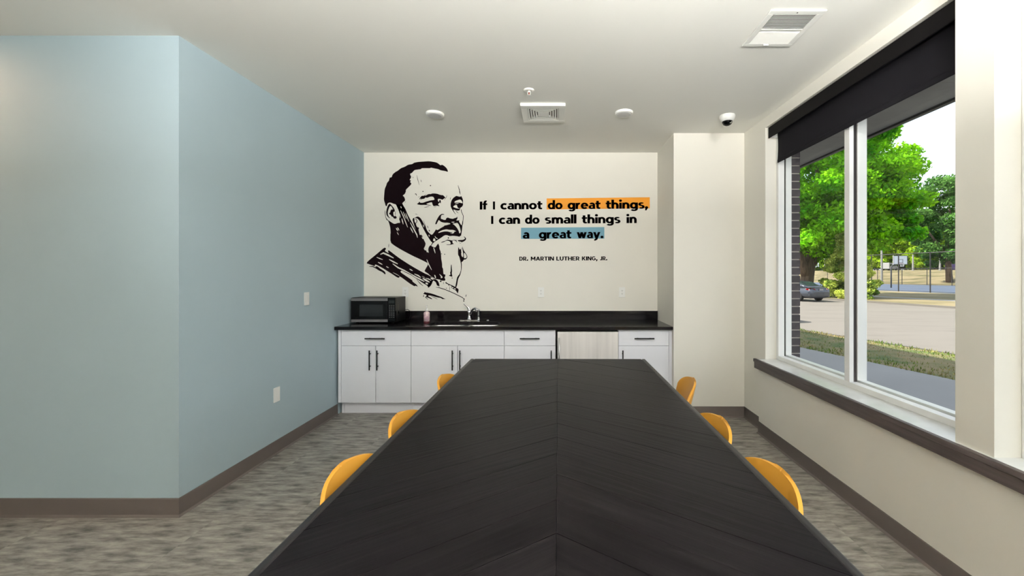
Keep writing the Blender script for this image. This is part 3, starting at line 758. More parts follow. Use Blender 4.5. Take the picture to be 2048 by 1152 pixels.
def glyph(c):
    g = Glyphs(); W, Hh, X = .25, .21, .78
    if c == 'I': g.rect(0,0,.27,1); w = .27
    elif c == 'l': g.rect(0,0,W,1.13); w = W
    elif c == 'i': g.rect(.02,0,.02+W,X-.02); g.disc(.145,1.0,.15); w = .29
    elif c == 'o': g.arc(.45,.385,.45,.40,.25,Hh,0,360); w = .9
    elif c == 'c': g.arc(.44,.385,.44,.40,.25,Hh,48,312); w = .76
    elif c == 'e':
        g.arc(.44,.385,.44,.40,.25,Hh,0,318); g.rect(.15,.315,.87,.455); w = .88
    elif c == 'd': g.arc(.43,.385,.43,.40,.25,Hh,0,360); g.rect(.64,0,.64+W,1.13); w = .64+W
    elif c == 'g':
        g.arc(.43,.385,.43,.40,.25,Hh,0,360); g.rect(.64,-.05,.64+W,X-.02); g.arc(.46,-.03,.43,.27,.25,.19,-150,0); w = .64+W
    elif c == 'a':
        g.arc(.33,.235,.33,.25,.24,.17,60,300); g.rect(.30,.325,.6,.47); g.rect(.30,0,.6,.155)
        g.rect(.50,0,.50+W,.48); g.arc(.40,.46,.35,.33,.25,.19,0,148); w = .75
    elif c in 'nh':
        g.rect(0,0,W,1.13 if c == 'h' else X-.02); g.arc(.40,.40,.40,.39,W,.22,0,180); g.rect(.55,0,.80,.41); w = .80
    elif c == 'm':
        g.rect(0,0,W,X-.02); g.arc(.375,.40,.375,.39,W,.22,0,180); g.rect(.50,0,.75,.41); g.arc(.875,.40,.375,.39,W,.22,0,180); g.rect(1.0,0,1.25,.41); w = 1.25
    elif c == 'r': g.rect(0,0,W,X-.02); g.arc(.42,.30,.42,.48,W,.22,75,180); w = .55
    elif c == 't':
        g.rect(.12,.22,.12+W,1.0); g.rect(0,.57,.58,.77); g.arc(.42,.27,.30,.28,W,.20,180,290); g.rect(.42,0,.55,.19) ; w = .58
    elif c == 'f':
        g.rect(.12,0,.12+W,.85); g.rect(0,.57,.54,.77); g.arc(.42,.83,.30,.30,W,.20,75,180); w = .56
    elif c == 's':
        g.arc(.34,.555,.33,.23,.24,.16,35,270,16); g.arc(.36,.225,.34,.24,.24,.17,-145,90,16); w = .70
    elif c == 'w':
        for a, b, c2, d in ((.13,.40,X-.02,0),(.40,.64,0,X-.02),(.64,.90,X-.02,0),(.90,1.16,0,X-.02)): g.slant(a-.13,a+.13,c2,b-.13,b+.13,d)
        w = 1.29
    elif c == 'y':
        g.slant(0,.27,X-.02,.30,.57,0); g.slant(.66,.93,X-.02,.22,.49,-.22); g.arc(.20,-.08,.26,.23,.2,.2,-110,-30); w = .93
    elif c == '.': g.disc(.15,.14,.16); w = .30
    elif c == ',': g.disc(.16,.13,.16); g.slant(.06,.31,.10,0,.13,-.22); w = .32
    # capitals of the small line
    elif c == 'D': g.rect(0,0,.2,1); g.rect(.1,.83,.4,1); g.rect(.1,0,.4,.17); g.arc(.38,.5,.48,.5,.2,.17,-90,90); w = .86
    elif c == 'R': g.rect(0,0,.2,1); g.rect(.1,.83,.42,1); g.rect(.1,.32,.42,.49); g.arc(.42,.66,.34,.34,.2,.17,-90,90); g.slant(.30,.52,.4,.58,.82,0); w = .80
    elif c == 'M': g.rect(0,0,.19,1); g.rect(.91,0,1.1,1); g.slant(0,.22,1,.44,.66,.28); g.slant(.88,1.1,1,.44,.66,.28); w = 1.1
    elif c == 'A': g.slant(0,.22,0,.40,.62,1); g.slant(.80,1.02,0,.40,.62,1); g.rect(.2,.2,.82,.37); w = 1.02
    elif c == 'T': g.rect(.32,0,.52,1); g.rect(0,.82,.84,1); w = .84
    elif c == 'N': g.rect(0,0,.19,1); g.rect(.75,0,.94,1); g.slant(.70,.94,0,0,.24,1); w = .94
    elif c == 'L': g.rect(0,0,.2,1); g.rect(.1,0,.68,.18); w = .68
    elif c == 'U': g.rect(0,.4,.2,1); g.rect(.68,.4,.88,1); g.arc(.44,.42,.44,.43,.2,.18,180,360); w = .88
    elif c == 'H': g.rect(0,0,.2,1); g.rect(.70,0,.9,1); g.rect(.1,.42,.8,.59); w = .9
    elif c == 'E': g.rect(0,0,.2,1); g.rect(.1,.83,.74,1); g.rect(.1,.42,.68,.58); g.rect(.1,0,.74,.17); w = .74
    elif c == 'K': g.rect(0,0,.2,1); g.slant(.15,.40,.38,.60,.86,1); g.slant(.64,.90,0,.28,.46,.62); w = .90
    elif c == 'G': g.arc(.5,.5,.5,.51,.2,.18,45,345); g.rect(.52,.38,.97,.54); g.rect(.79,.14,.97,.5); w = .98
    elif c == 'J': g.rect(.36,.34,.56,1); g.arc(.28,.34,.28,.35,.2,.18,-160,0); w = .58
    return g.q, w
def word(mb, text, x0, x1, base, cap, off, track, tilt=-.0062, xref=1112, bold=.55):
    x0 += bold; x1 -= bold
    """letters between pixel columns x0 and x1 of the wall"""
    gl = [glyph(c) for c in text]; tot = sum(w for _, w in gl)+track*(len(gl)-1)
    sx = (x1-x0)/tot; cx = 0
    for q, w in gl:
        for poly, dx_ in [(p_, d_) for p_ in q for d_ in (-bold, bold)]:
            v = []
            for a, b in poly:
                X_ = x0+(cx+a)*sx+dx_; v.append(wp(X_, base-b*cap+(X_-xref)*tilt, off))
            mb.add(v, [tuple(range(len(v)))])
        cx += w+track
def Z3(x, y): return (940+x/5.389, 380+y/5.389)
qt = empty('quote_lettering', wp(1128, 480, .0), 0, 'bold dark lettering of a quotation painted on the white wall', 'lettering')
def local(mb, root): lo = root.location; mb.v = [(a-lo.x, b-lo.y, c-lo.z) for a, b, c in mb.v]; return mb
for nm, m, pts in (('orange_highlight', 'ink_orange', [(826,91),(1938,78),(1938,198),(826,210)]), ('blue_highlight', 'ink_blue', [(550,407),(1448,400),(1448,524),(550,527)])):
    q = MB().add([wp(*Z3(*p), .0006) for p in pts], [(0,1,2,3)])
    o = local(q, qt).build(nm, m, qt, fix=False); o['label'] = nm.split('_')[0]+' highlight bar behind the words'
for nm, base, words in (('text_line', 418.3, [('If',105,188),('I',247,270),('cannot',328,780),('do',838,998),('great',1052,1407),('things,',1462,1920)]),
                        ('text_line', 447.2, [('I',227,252),('can',311,540),('do',592,750),('small',806,1148),('things',1204,1622),('in',1685,1797)]),
                        ('text_line', 476.8, [('a',568,640),('great',742,1093),('way.',1150,1437)])):
    for t, a, b in words:
        q = MB(); word(q, t, 940+a/5.389, 940+b/5.389, base, 16.1, .0013, .09); local(q, qt).build('word', 'ink_black', qt, fix=False)
for t, a, b in (('DR.',531,627),('MARTIN',655,905),('LUTHER',930,1180),('KING,',1206,1375),('JR.',1400,1480)):
    q = MB(); word(q, t, 940+a/5.389, 940+b/5.389, 521.1, 8.0, .0013, .16, tilt=-.004, bold=.38); local(q, qt).build('small_word', 'ink_black', qt, fix=False)

# ------------------------------------------------------------------ mural: portrait stencil
TILE = {'A': (720,310,7.68), 'B': (720,450,7.2), 'C': (765,400,16.456), 'E': (825,380,16.4545), 'F': (820,430,16.458), 'G': (840,480,14.4), 'H': (730,490,12.8), 'J': (830,530,15.364)}
def tp(t, u, v): a, b, s = TILE[t]; return (a+u/s, b+v/s)
pr = empty('portrait_mural', wp(835, 460, 0), 0, 'black stencil portrait of a pensive man, chin on hand, painted on the wall', 'mural')
LAY = {'K': ('dark_patch', 'ink_black', .0007), 'W': ('light_patch', 'wall_paint', .0014), 'K2': ('ear_line', 'ink_black', .0021)}
def patch(layer, pts, faces):
    nm, m, off = LAY[layer]
    o = local(MB().add([wp(x, y, off) for x, y in pts], faces), pr).build(nm, m, pr, fix=False)
    for p in o.data.polygons:
        if p.normal.y > 0: p.flip()
    o.data.update()
def chaikin(p):
    out = []
    for i in range(len(p)):
        a, b = p[i], p[(i+1) % len(p)]
        out += [(a[0]*.8+b[0]*.2, a[1]*.8+b[1]*.2), (a[0]*.2+b[0]*.8, a[1]*.2+b[1]*.8)]
    return out
def shape(layer, *segs):
    pts = [tp(t, u, v) for t, lst in segs for u, v in lst]
    pts = chaikin(pts)
    tris = tessellate_polygon([[Vector((x, y, 0)) for x, y in pts]])
    patch(layer, pts, [tuple(t) for t in tris])
def stroke(layer, t, pts, w, taper=True):
    p = [tp(t, u, v) for u, v in pts]; s = TILE[t][2]; n = len(p); l, r = [], []
    if n == 2: p = [p[0], ((p[0][0]*.5+p[1][0]*.5), (p[0][1]*.5+p[1][1]*.5)), p[1]]; n = 3
    for i in range(n):
        a, b = p[max(i-1,0)], p[min(i+1,n-1)]; dx, dy = b[0]-a[0], b[1]-a[1]; d = math.hypot(dx, dy)
        k = (.45 if (i in (0, n-1) and taper) else 1)*w/s/2
        l.append((p[i][0]-dy/d*k, p[i][1]+dx/d*k)); r.append((p[i][0]+dy/d*k, p[i][1]-dx/d*k))
    patch(layer, l+r, [(i, i+1, n+i+1, n+i) for i in range(n-1)])
def dot(layer, t, u, v, rad):
    x, y = tp(t, u, v); rad /= TILE[t][2]
    patch(layer, [(x+rad*math.cos(a), y+rad*math.sin(a)) for a in np.linspace(0, 2*math.pi, 13)[:-1]], [tuple(range(12))])
# hair
shape('K', ('A', [(1357,262),(1335,205),(1292,165),(1258,148),(1238,160),(1190,120),(1150,108),(1060,94),(980,100),(900,105),(830,118),(805,140),(740,148),(690,180),(628,202),(580,242),(545,260),(500,298),(486,345),(455,345),(445,395),(415,425),(402,470),(380,520),(372,600),(366,690),(383,740),(395,785),(470,860),(600,900),(705,840),(660,765),(648,740),(695,700),(690,670),(678,640),(655,625),(690,598),(706,560),(704,535),(740,500),(785,455),(790,435),(768,415),(788,392),(760,385),(790,340),(765,290),(800,275),(835,232),(880,225),(940,218),(945,203),(1080,204),(1088,194),(1130,204),(1205,218),(1240,236),(1300,245)]))
# jaw, neck and the dark side of the hand
shape('K', ('C', [(440,140),(650,160),(690,190),(745,275),(785,365),(832,480),(890,590),(940,680),(1000,790),(1060,910),(1098,995),(1060,890),(1022,770),(985,650),(1000,618),(1040,600),(1050,640),(1060,720),(1100,770),(1110,830),(1150,900),(1190,895),(1205,940),(1185,970),(1195,1020),(1225,1152)]),
      ('F', [(335,655),(380,645),(390,680),(435,695),(370,740),(420,740),(400,790),(440,775),(480,860),(517,935),(505,1000),(485,1050),(460,1090)]),
      ('G', [(110,240),(130,290),(180,300),(200,360),(225,345),(255,380),(235,280),(250,210),(285,160),(320,150),(345,185),(395,205),(440,215),(465,180),(490,140),(528,98),(540,135),(560,180),(560,250),(595,330),(607,420),(612,540),(636,660),(640,790),(662,815),(672,920),(678,985),(722,990)]),
      ('J', [(935,300),(930,350),(905,385),(932,430),(930,485),(820,482),(760,450),(700,440),(620,430),(560,380),(490,350),(400,260),(285,190),(330,110),(395,0)]),
      ('B', [(975,548),(880,500),(750,440),(600,360),(500,300),(437,250),(438,100)]),
      ('C', [(270,1152),(262,950),(230,800),(185,680),(140,665),(108,600),(85,500),(75,400),(85,330)]))
shape('W', ('C', [(150,190),(160,130),(195,95),(240,85),(300,95),(360,125),(440,145),(480,230),(530,340),(560,430),(560,600),(545,630),(575,700),(580,755),(510,750),(440,780),(390,785),(340,765),(260,710),(180,660),(130,600),(105,520),(95,380),(95,240)]))
shape('K2', ('C', [(245,120),(290,160),(350,230),(400,310),(410,380),(380,390),(340,300),(300,215),(265,195),(235,220),(200,310),(175,400),(180,480),(210,550),(260,595),(240,600),(190,570),(140,510),(120,420),(135,310),(170,200),(210,140)]))
shape('K2', ('C', [(320,300),(370,340),(400,380),(360,390),(355,460),(380,540),(430,520),(470,560),(465,605),(420,620),(370,605),(350,560),(300,545),(270,490),(225,470),(220,430),(255,410),(265,350),(290,320)]))
stroke('K2', 'C', [(432,370),(425,440),(425,520)], 16)
for pts, w_ in (([(600,210),(625,270)],32),([(595,345),(680,520),(760,720),(830,900)],24),([(680,390),(730,500),(785,620)],24),([(765,440),(810,560),(870,710)],24),([(635,610),(685,800)],32),([(560,440),(595,580)],22),
                ([(450,920),(505,1020)],30),([(495,905),(550,1000)],30),([(480,1060),(535,1152)],20),([(915,740),(1000,900),(1070,1030),(1135,1152),(1152,1240)],34),([(915,900),(1010,1080)],30)):
    stroke('W', 'C', pts, w_)
stroke('K', 'C', [(1070,465),(1110,460),(1150,490)], 14)
stroke('K', 'C', [(735,90),(770,40)], 12)
# finger outline, mouth and chin
shape('K', ('F', [(85,130),(110,100),(160,90),(235,50),(285,55),(350,105),(405,190),(450,280),(510,390),(570,520),(640,600),(700,650),(740,640),(800,560),(865,455),(880,500),(940,480),(1010,430),(1120,370),(1140,340),(1180,340),(1280,310),(1380,290),(1440,310),(1500,370),(1560,440),(1610,540),(1620,600),(1650,600),(1670,560),(1665,500),(1640,400),(1600,300),(1560,260),(1610,210),(1640,260),(1690,340),(1730,300),(1720,420),(1700,580),(1680,690),(1640,690),(1640,720),(1560,700),(1420,685),(1300,695),(1240,670),(1180,660),(1120,680),(1040,740),(960,790),(880,840),(800,890),(740,950),(700,1010),(690,980),(740,905),(700,885),(640,800),(560,670),(480,530),(420,410),(370,310),(330,220),(280,150),(220,105),(160,100),(110,130)]))
shape('W', ('F', [(925,580),(1000,530),(1080,495),(1200,470),(1300,490),(1420,490),(1530,540),(1460,545),(1450,590),(1400,615),(1310,600),(1380,600),(1395,575),(1340,570),(1240,540),(1140,540),(1040,560),(950,590)]))
shape('W', ('F', [(790,750),(850,830),(800,870),(755,840)]))
stroke('W', 'F', [(820,700),(860,760),(915,780)], 26)
for pts, w_ in (([(430,320),(460,400)],28),([(620,650),(640,710)],26),([(560,480),(610,560)],20)): stroke('W', 'F', pts, w_)
for pts, w_ in (([(440,180),(500,340),(545,500)],16),([(570,350),(600,440)],20),([(620,490),(650,540)],34),([(150,150),(200,130),(230,180),(220,240),(190,275)],24)): stroke('K', 'F', pts, w_)
# nose
shape('K', ('E', [(950,790),(990,785),(1050,800),(1040,815),(960,820),(935,870),(935,950),(970,955),(1040,985),(1100,980),(1100,940),(1160,900),(1220,930),(1330,950),(1400,920),(1450,910),(1460,880),(1480,885),(1480,950),(1430,1000),(1520,1005),(1545,975),(1530,1060),(1570,1152),(1530,1152),(1490,1080),(1400,1095),(1290,1110),(1150,1075),(1060,1080),(960,1060),(900,1020),(865,985),(830,1050),(790,1130),(745,1130),(770,1040),(830,920),(880,840)]))
shape('W', ('E', [(1280,1050),(1390,1045),(1360,1075),(1290,1070)]))
shape('K', ('F', [(1320,265),(1430,265),(1400,315),(1330,315)]))
stroke('K', 'E', [(1600,640),(1610,710),(1650,800),(1672,850),(1668,950),(1650,1140)], 19, False)
stroke('K', 'F', [(1740,190),(1715,330)], 20, False)
stroke('K', 'E', [(1540,0),(1550,70),(1575,150)], 24)
stroke('K', 'A', [(1505,465),(1525,530),(1540,600)], 11)
# eyes and brows
shape('K', ('E', [(215,320),(250,250),(300,190),(380,190),(460,130),(400,200),(530,130),(600,135),(660,110),(810,120),(880,150),(960,170),(1000,165),(1060,220),(1085,265),(1040,280),(990,325),(930,300),(860,290),(830,310),(850,390),(880,380),(880,330),(930,330),(935,400),(930,450),(900,410),(870,440),(840,460),(860,500),(890,510),(880,535),(800,515),(720,530),(690,530),(660,480),(640,400),(550,420),(440,465),(620,512),(600,522),(450,492),(380,490),(280,495),(180,480),(140,455),(200,425),(215,390),(240,385),(250,420),(350,420),(450,380),(600,340),(720,325),(720,290),(690,230),(640,215),(560,225),(480,260),(430,240),(390,290),(300,300),(250,340),(290,270)]))
for pts, w_ in (([(385,572),(545,548)],18),([(1130,170),(1120,230),(1085,275),(1045,335)],14),([(710,565),(795,548)],10),([(75,135),(110,125),(140,185)],30),([(1255,240),(1240,320)],16),([(185,235),(240,220)],12)): stroke('K', 'E', pts, w_)
shape('K', ('E', [(1600,190),(1640,260),(1665,340),(1660,430),(1665,500),(1620,560),(1570,590),(1555,670),(1480,680),(1400,660),(1340,640),(1380,730),(1430,800),(1410,795),(1350,720),(1290,620),(1255,540),(1255,440),(1285,340),(1340,260),(1440,190),(1500,210),(1580,225)]))
shape('W', ('E', [(1380,420),(1390,380),(1440,350),(1560,310),(1610,340),(1645,400),(1645,440),(1560,415),(1460,415)]))
shape('W', ('E', [(1330,555),(1380,510),(1460,490),(1480,560),(1500,595),(1550,600),(1530,615),(1440,600)]))
stroke('W', 'E', [(1400,465),(1520,435)], 17)
stroke('K', 'E', [(1420,680),(1510,765)], 18)
dot('K', 'E', 345, 50, 18); dot('K', 'A', 1083, 470, 9)
for pts, w_ in (([(873,312),(885,370),(910,460)],8),([(810,335),(820,355)],7),([(935,380),(943,415)],8)): stroke('K', 'A', pts, w_)
# fingers under the mouth
shape('K', ('F', [(1760,705),(1800,715),(1850,770),(1840,820),(1780,870),(1690,900),(1680,880),(1600,870),(1560,840),(1620,825),(1740,820),(1800,790),(1810,760)]))
shape('K', ('F', [(1015,910),(1060,880),(1160,850),(1230,810),(1300,820),(1380,840),(1440,820),(1520,830),(1530,810),(1530,860),(1560,900),(1530,890),(1500,850),(1430,835),(1395,850),(1405,930),(1460,945),(1400,965),(1320,985),(1200,985),(1200,970),(1330,965),(1340,920),(1310,870),(1250,845),(1190,850),(1120,890),(1040,912)]))
dot('K', 'F', 1262, 755, 22); stroke('K', 'F', [(1620,910),(1680,940)], 12)
stroke('W', 'G', [(390,215),(415,290),(440,380)], 28); stroke('W', 'G', [(195,560),(250,700),(335,860)], 26)
shape('W', ('G', [(410,1005),(440,1010),(465,1090),(440,1105)])); shape('W', ('J', [(740,270),(800,310),(860,380),(790,410),(800,360)]))
dot('K', 'G', 620, 400, 12); dot('K', 'G', 710, 410, 14); dot('K', 'G', 925, 1095, 14)
shape('K', ('G', [(895,710),(912,710),(915,800),(925,890),(915,960),(935,1050),(920,1060),(835,1030),(835,1015),(880,1000),(865,935),(885,900),(885,800)]))
shape('K', ('G', [(1105,190),(1140,270),(1170,270),(1190,200),(1185,330),(1195,350),(1185,400),(1200,470),(1240,500),(1245,400),(1210,180),(1225,200),(1260,300),(1310,370),(1365,460),(1360,520),(1320,560),(1260,565),(1250,600),(1195,640),(1205,700),(1200,830),(1175,960),(1110,1090),(1090,1152),(1055,1152),(1075,1080),(1150,960),(1180,860),(1180,700),(1160,600),(1130,480),(1095,430),(1095,300)]))
shape('W', ('G', [(1268,360),(1310,400),(1350,470),(1330,525),(1300,520),(1270,530),(1262,450)]))
shape('K', ('J', [(1350,300),(1380,280),(1400,290),(1350,380),(1320,450),(1300,600),(1265,700),(1235,680),(1255,580),(1280,440),(1300,370)]))
# cuff, sleeve
shape('K', ('J', [(930,540),(960,515),(970,545),(1060,590),(1200,650),(1260,690),(1335,735),(1340,780),(1315,880),(1290,840),(1260,790),(1180,740),(1110,700),(1130,650),(1050,610),(1040,660),(1025,600),(950,570)]))
shape('W', ('J', [(1135,670),(1190,690),(1165,715),(1130,700)])); shape('W', ('J', [(1205,710),(1260,730),(1240,760),(1200,730)]))
stroke('K', 'J', [(640,685),(750,700),(900,745),(1060,810),(1200,870),(1340,940),(1460,1000),(1510,1050)], 22)
for pts, w_ in (([(1575,905),(1560,980)],22),([(1070,650),(1060,800)],12),([(880,520),(875,590)],14)): stroke('K', 'J', pts, w_)
for u, v, r_ in ((1500,1105,20),(1508,1050,22),(965,712,13),(790,500,26)): dot('K', 'J', u, v, r_)
shape('K', ('J', [(245,895),(290,850),(300,815),(315,845),(400,850),(560,890),(720,950),(830,985),(860,1010),(950,1050),(900,1045),(840,1050),(790,1010),(700,1000),(560,960),(420,930),(400,960),(480,1000),(540,1045),(500,1050),(410,1010),(330,980),(410,1060),(390,1060),(300,985),(340,970),(360,920),(300,900)]))
stroke('K', 'J', [(500,965),(600,1000),(690,1050)], 16); stroke('K', 'J', [(270,925),(255,980)], 26)
# jacket
shape('K', ('H', [(40,470),(60,430),(150,350),(300,230),(500,60),(545,90),(505,150),(570,190),(610,210),(590,170),(595,130),(640,155),(750,240),(900,350),(1100,480),(1300,600),(1536,730)]),
      ('J', [(400,300),(490,355),(590,400),(570,450),(500,560),(405,705),(385,640),(250,560),(120,470),(0,395)]),
      ('H', [(1180,770),(1050,710),(940,650),(900,690),(1060,800),(1150,860),(1220,910),(1210,930),(1330,1020),(1355,1070),(1290,1040),(1270,1060),(1150,990),(950,840),(880,800),(885,825),(870,840),(820,830),(720,760),(560,660),(450,590),(300,510),(260,500),(250,545),(190,520),(100,490)]))
for pts, w_ in (([(395,240),(470,205),(600,262),(735,335)],42),([(300,315),(455,375)],24),([(620,370),(730,430),(840,485)],34),([(710,480),(850,580),(1000,650),(1180,745)],32),([(335,440),(445,500)],26),([(545,550),(610,585)],22),([(1140,615),(1220,660)],24),([(720,705),(880,790)],14),
                ([(1180,745),(1300,820),(1420,880),(1520,935)],34),([(1265,740),(1360,780),(1430,830)],30),([(1460,800),(1536,840)],30)): stroke('W', 'H', pts, w_)
for pts, w_ in (([(215,345),(300,390)],26),([(240,410),(340,470),(450,530)],56),([(330,405),(420,430),(500,475)],30),([(325,550),(400,590)],56)): stroke('W', 'J', pts, w_)
shape('W', ('J', [(480,380),(580,390),(560,460),(480,420)]))
shape('K', ('H', [(260,550),(310,540),(400,610),(500,670),(530,720),(520,760),(440,690),(380,665),(300,620)]))
stroke('K', 'H', [(110,550),(200,550),(300,600),(400,660)], 26); stroke('K', 'J', [(50,440),(150,560),(250,645)], 22); stroke('K', 'H', [(612,-30),(605,65)], 12)
shape('K', ('J', [(620,430),(690,470),(740,560),(755,660),(720,655),(705,630),(680,640),(640,530),(580,480),(550,490),(510,600),(460,665),(405,705),(390,640),(450,560),(500,470),(570,440)]))
# ------------------------------------------------------------------ outdoors
RN = (.971, .239); RU = (-.239, .971)        # across and along the street
def st(n, t, z): return (RN[0]*n+RU[0]*t, RN[1]*n+RU[1]*t, z)
def atn(px_, n):                             # where the pixel column meets the line at street distance n
    k = (px_-CX)/F; D = n/(RN[0]*k+RN[1]); return k*D, D
def strip(name, m, rows, t0=-60, t1=240, nt=2, parent=None):
    q = MB().grid([[st(n, t, z) for t in np.linspace(t0, t1, nt)] for n, z in rows])
    o = q.build(name, m, parent, fix=False)
    for p in o.data.polygons:
        if p.normal.z < 0: p.flip()
    return o
struct(strip('ground_pavement', 'sidewalk', [(-20, -.2), (3.6, -.2), (3.612, -.206), (3.624, -.2), (7.6, -.2), (7.62, -.3)]))
struct(strip('ground_verge', 'grass_dry', [(7.6, -.21), (9.5, -.26), (11.2, -.40)]))
struct(strip('trim_curb_near', 'curb', [(11.2, -.39), (11.35, -.39), (11.36, -.46)]))
struct(strip('ground_road', 'road', [(11.3, -.45), (26.8, -.45)]))
struct(strip('trim_curb_far', 'curb', [(26.74, -.46), (26.75, -.34), (26.95, -.34)]))
struct(strip('ground_lawn', 'grass_far', [(26.9, -.345), (32.0, -.34), (44.6, -.34)]))
struct(strip('ground_path', 'sidewalk', [(32.0, -.335), (33.2, -.335)]))
struct(strip('ground_court', 'court_blue', [(44.6, -.335), (74.5, -.335)]))
struct(strip('ground_mound', 'grass_far', [(74.5, -.35), (80, .2), (90, 1.4), (100, 2.25), (110, 2.5), (300, 2.6)], t0=-120, t1=400, nt=12))
# pavement joints
for t in np.arange(-6, 14, 1.8):
    pass
# grass tufts on the near verge
g = MB(); rg_ = np.random.default_rng(3)
for i in range(9000):
    n = 7.58+3.6*rg_.random()**1.3; t = rg_.uniform(-2, 14); z = -.21-(n-7.6)*.045-.0; x, yv, z = st(n, t, z-.01)
    h = rg_.uniform(.03, .085); a = rg_.uniform(0, 6.28); w_ = rg_.uniform(.008, .02); dx, dy = math.cos(a), math.sin(a); lx, ly = rg_.uniform(-.04, .04, 2)
    g.add([(x-dx*w_, yv-dy*w_, z), (x+dx*w_, yv+dy*w_, z), (x+lx, yv+ly, z+h)], [(0,1,2)])
tag(g.build('grass_tufts', 'grass_blade', None, fix=False), 'tufts of short half-dry grass on the verge beside the pavement', 'grass', kind='stuff')

def leaf_cloud(centers, n, spread, size, seed):
    r = np.random.default_rng(seed); centers = np.array(centers)
    idx = r.integers(0, len(centers), n); rad = centers[idx, 3:4] if centers.shape[1] > 3 else spread
    d = r.normal(size=(n, 3)); d /= np.linalg.norm(d, axis=1, keepdims=True)
    c = centers[idx, :3]+d*rad*(r.random((n, 1))**.45)*np.array([1, 1, .62])
    nrm = r.normal(size=(n, 3))+np.array([0, 0, .7]); nrm /= np.linalg.norm(nrm, axis=1, keepdims=True)
    u = np.cross(nrm, r.normal(size=(n, 3))); u /= np.linalg.norm(u, axis=1, keepdims=True); v = np.cross(nrm, u)
    s = size*r.uniform(.6, 1.3, (n, 1))
    V = np.stack([c-u*s, c-v*s*.55, c+u*s, c+v*s*.55], 1).reshape(-1, 3)
    return V, np.arange(4*n).reshape(-1, 4)
def foliage(name, m, parent, centers, n, size, seed, lo):
    V, Fc = leaf_cloud(centers, n, 1, size, seed); V = V-np.array(lo)
    me = bpy.data.meshes.new(name); me.from_pydata(V.tolist(), [], Fc.tolist()); me.materials.append(MATS[m]); me.update()
    o = bpy.data.objects.new(name, me); COL.objects.link(o); o.parent = parent; return o
def tree(name, label, base, trunk, crown, leafm, n, size, seed, group='trees across the street'):
    """trunk: list of polylines [(pts, radii)] relative to base; crown: list of (x, y, z, r) relative to base"""
    r = empty(name, base, 0, label, 'tree', group)
    for i, (pts, rad) in enumerate(trunk):
        MB().tube(pts, rad, 10).build('trunk' if i == 0 else 'branch', 'bark', r, smooth=True)
    foliage('foliage', leafm, r, crown, n, size, seed, (0, 0, 0))
    return r
def blobs(cx, cy, cz, rx, ry, rz, n, r0, r1, seed, low=-1.0):
    rr = random.Random(seed); out = []
    while len(out) < n:
        a, b, c = rr.uniform(-1, 1), rr.uniform(-1, 1), rr.uniform(low, 1); d = math.sqrt(a*a+b*b+c*c)
        if .3 < d < 1: out.append((cx+a*rx, cy+b*ry, cz+c*rz, rr.uniform(r0, r1)))
    return out
# big maple
bx, by = atn(1611, 28.2)
trunk = [([(0,0,-.1),(.1,0,1.2),(.35,.1,2.6),(.7,.2,4.2),(1.0,.2,6),(1.2,.2,9),(1.0,.3,12)], [.62,.50,.46,.36,.3,.2,.06]),
         ([(.1,0,1.6),(-.5,-.2,3.0),(-1.3,-.3,5.0),(-2.0,-.3,8.0)], [.4,.32,.24,.08]),
         ([(.35,.1,2.4),(1.3,0,3.6),(2.3,-.1,5.2),(4.5,.2,7.5)], [.34,.28,.22,.08]),
         ([(.9,.2,5.5),(3,.5,7.5),(6,.8,9)], [.2,.15,.05]), ([(.9,.2,5.5),(-1.5,1,8),(-3,1.5,10)], [.2,.15,.05])]
crown = blobs(1.5, .5, 9.4, 7.4, 5.5, 6.6, 150, .9, 1.7, 11)+blobs(5.2, .5, 6.4, 4.2, 4, 2.8, 46, .8, 1.3, 12)+blobs(-1.5, -1.5, 5.4, 3.2, 2.5, 1.8, 12, .7, 1.1, 13)
tree('maple_tree', 'large bright green maple with a forked trunk behind the parked grey car', (bx, by, -.36), trunk, crown, 'leaf_maple', 95000, .175, 21)
# low pine in front
bx, by = atn(1697, 29.0)
trunk = [([(0,0,-.1),(.05,0,1.5),(0,0,4.6)], [.14,.11,.03])]
crown = []
rr = random.Random(5)
for lev in np.linspace(.5, 4.6, 10):
    rad = 2.05*(1-(lev/5.4)**1.4)
    for k in range(8):
        a = rr.uniform(0, 6.28); d = rad*rr.uniform(.45, 1); crown.append((d*math.cos(a), d*math.sin(a), lev+rr.uniform(-.2, .2)-.12*d, rr.uniform(.35, .6)))
    MB_ = None
tree('pine_tree', 'small yellow-green pine with drooping branches right of the parked grey car', (bx, by, -.36), trunk, crown, 'leaf_pine', 34000, .085, 22)
# dark tree on the right
bx, by = atn(1899, 79)
trunk = [([(0,0,-.2),(-.2,0,3),(.2,0,7),(0,0,13)], [.5,.4,.3,.1]), ([(-.1,0,4),(-2.5,0,7),(-4,0,9)], [.25,.18,.06]), ([(.1,0,5),(2.5,0,8),(4,0,11)], [.25,.18,.06])]
crown = blobs(-.3, 0, 10.6, 5.6, 5, 6.8, 64, 1.1, 2.0, 31)+blobs(-1.5, 0, 4.6, 3.2, 3, 1.8, 10, .9, 1.4, 32)
tree('dark_tree', 'tall darker green tree behind the court beside the window pier', (bx, by, .1), trunk, crown, 'leaf_dark', 26000, .26, 23)
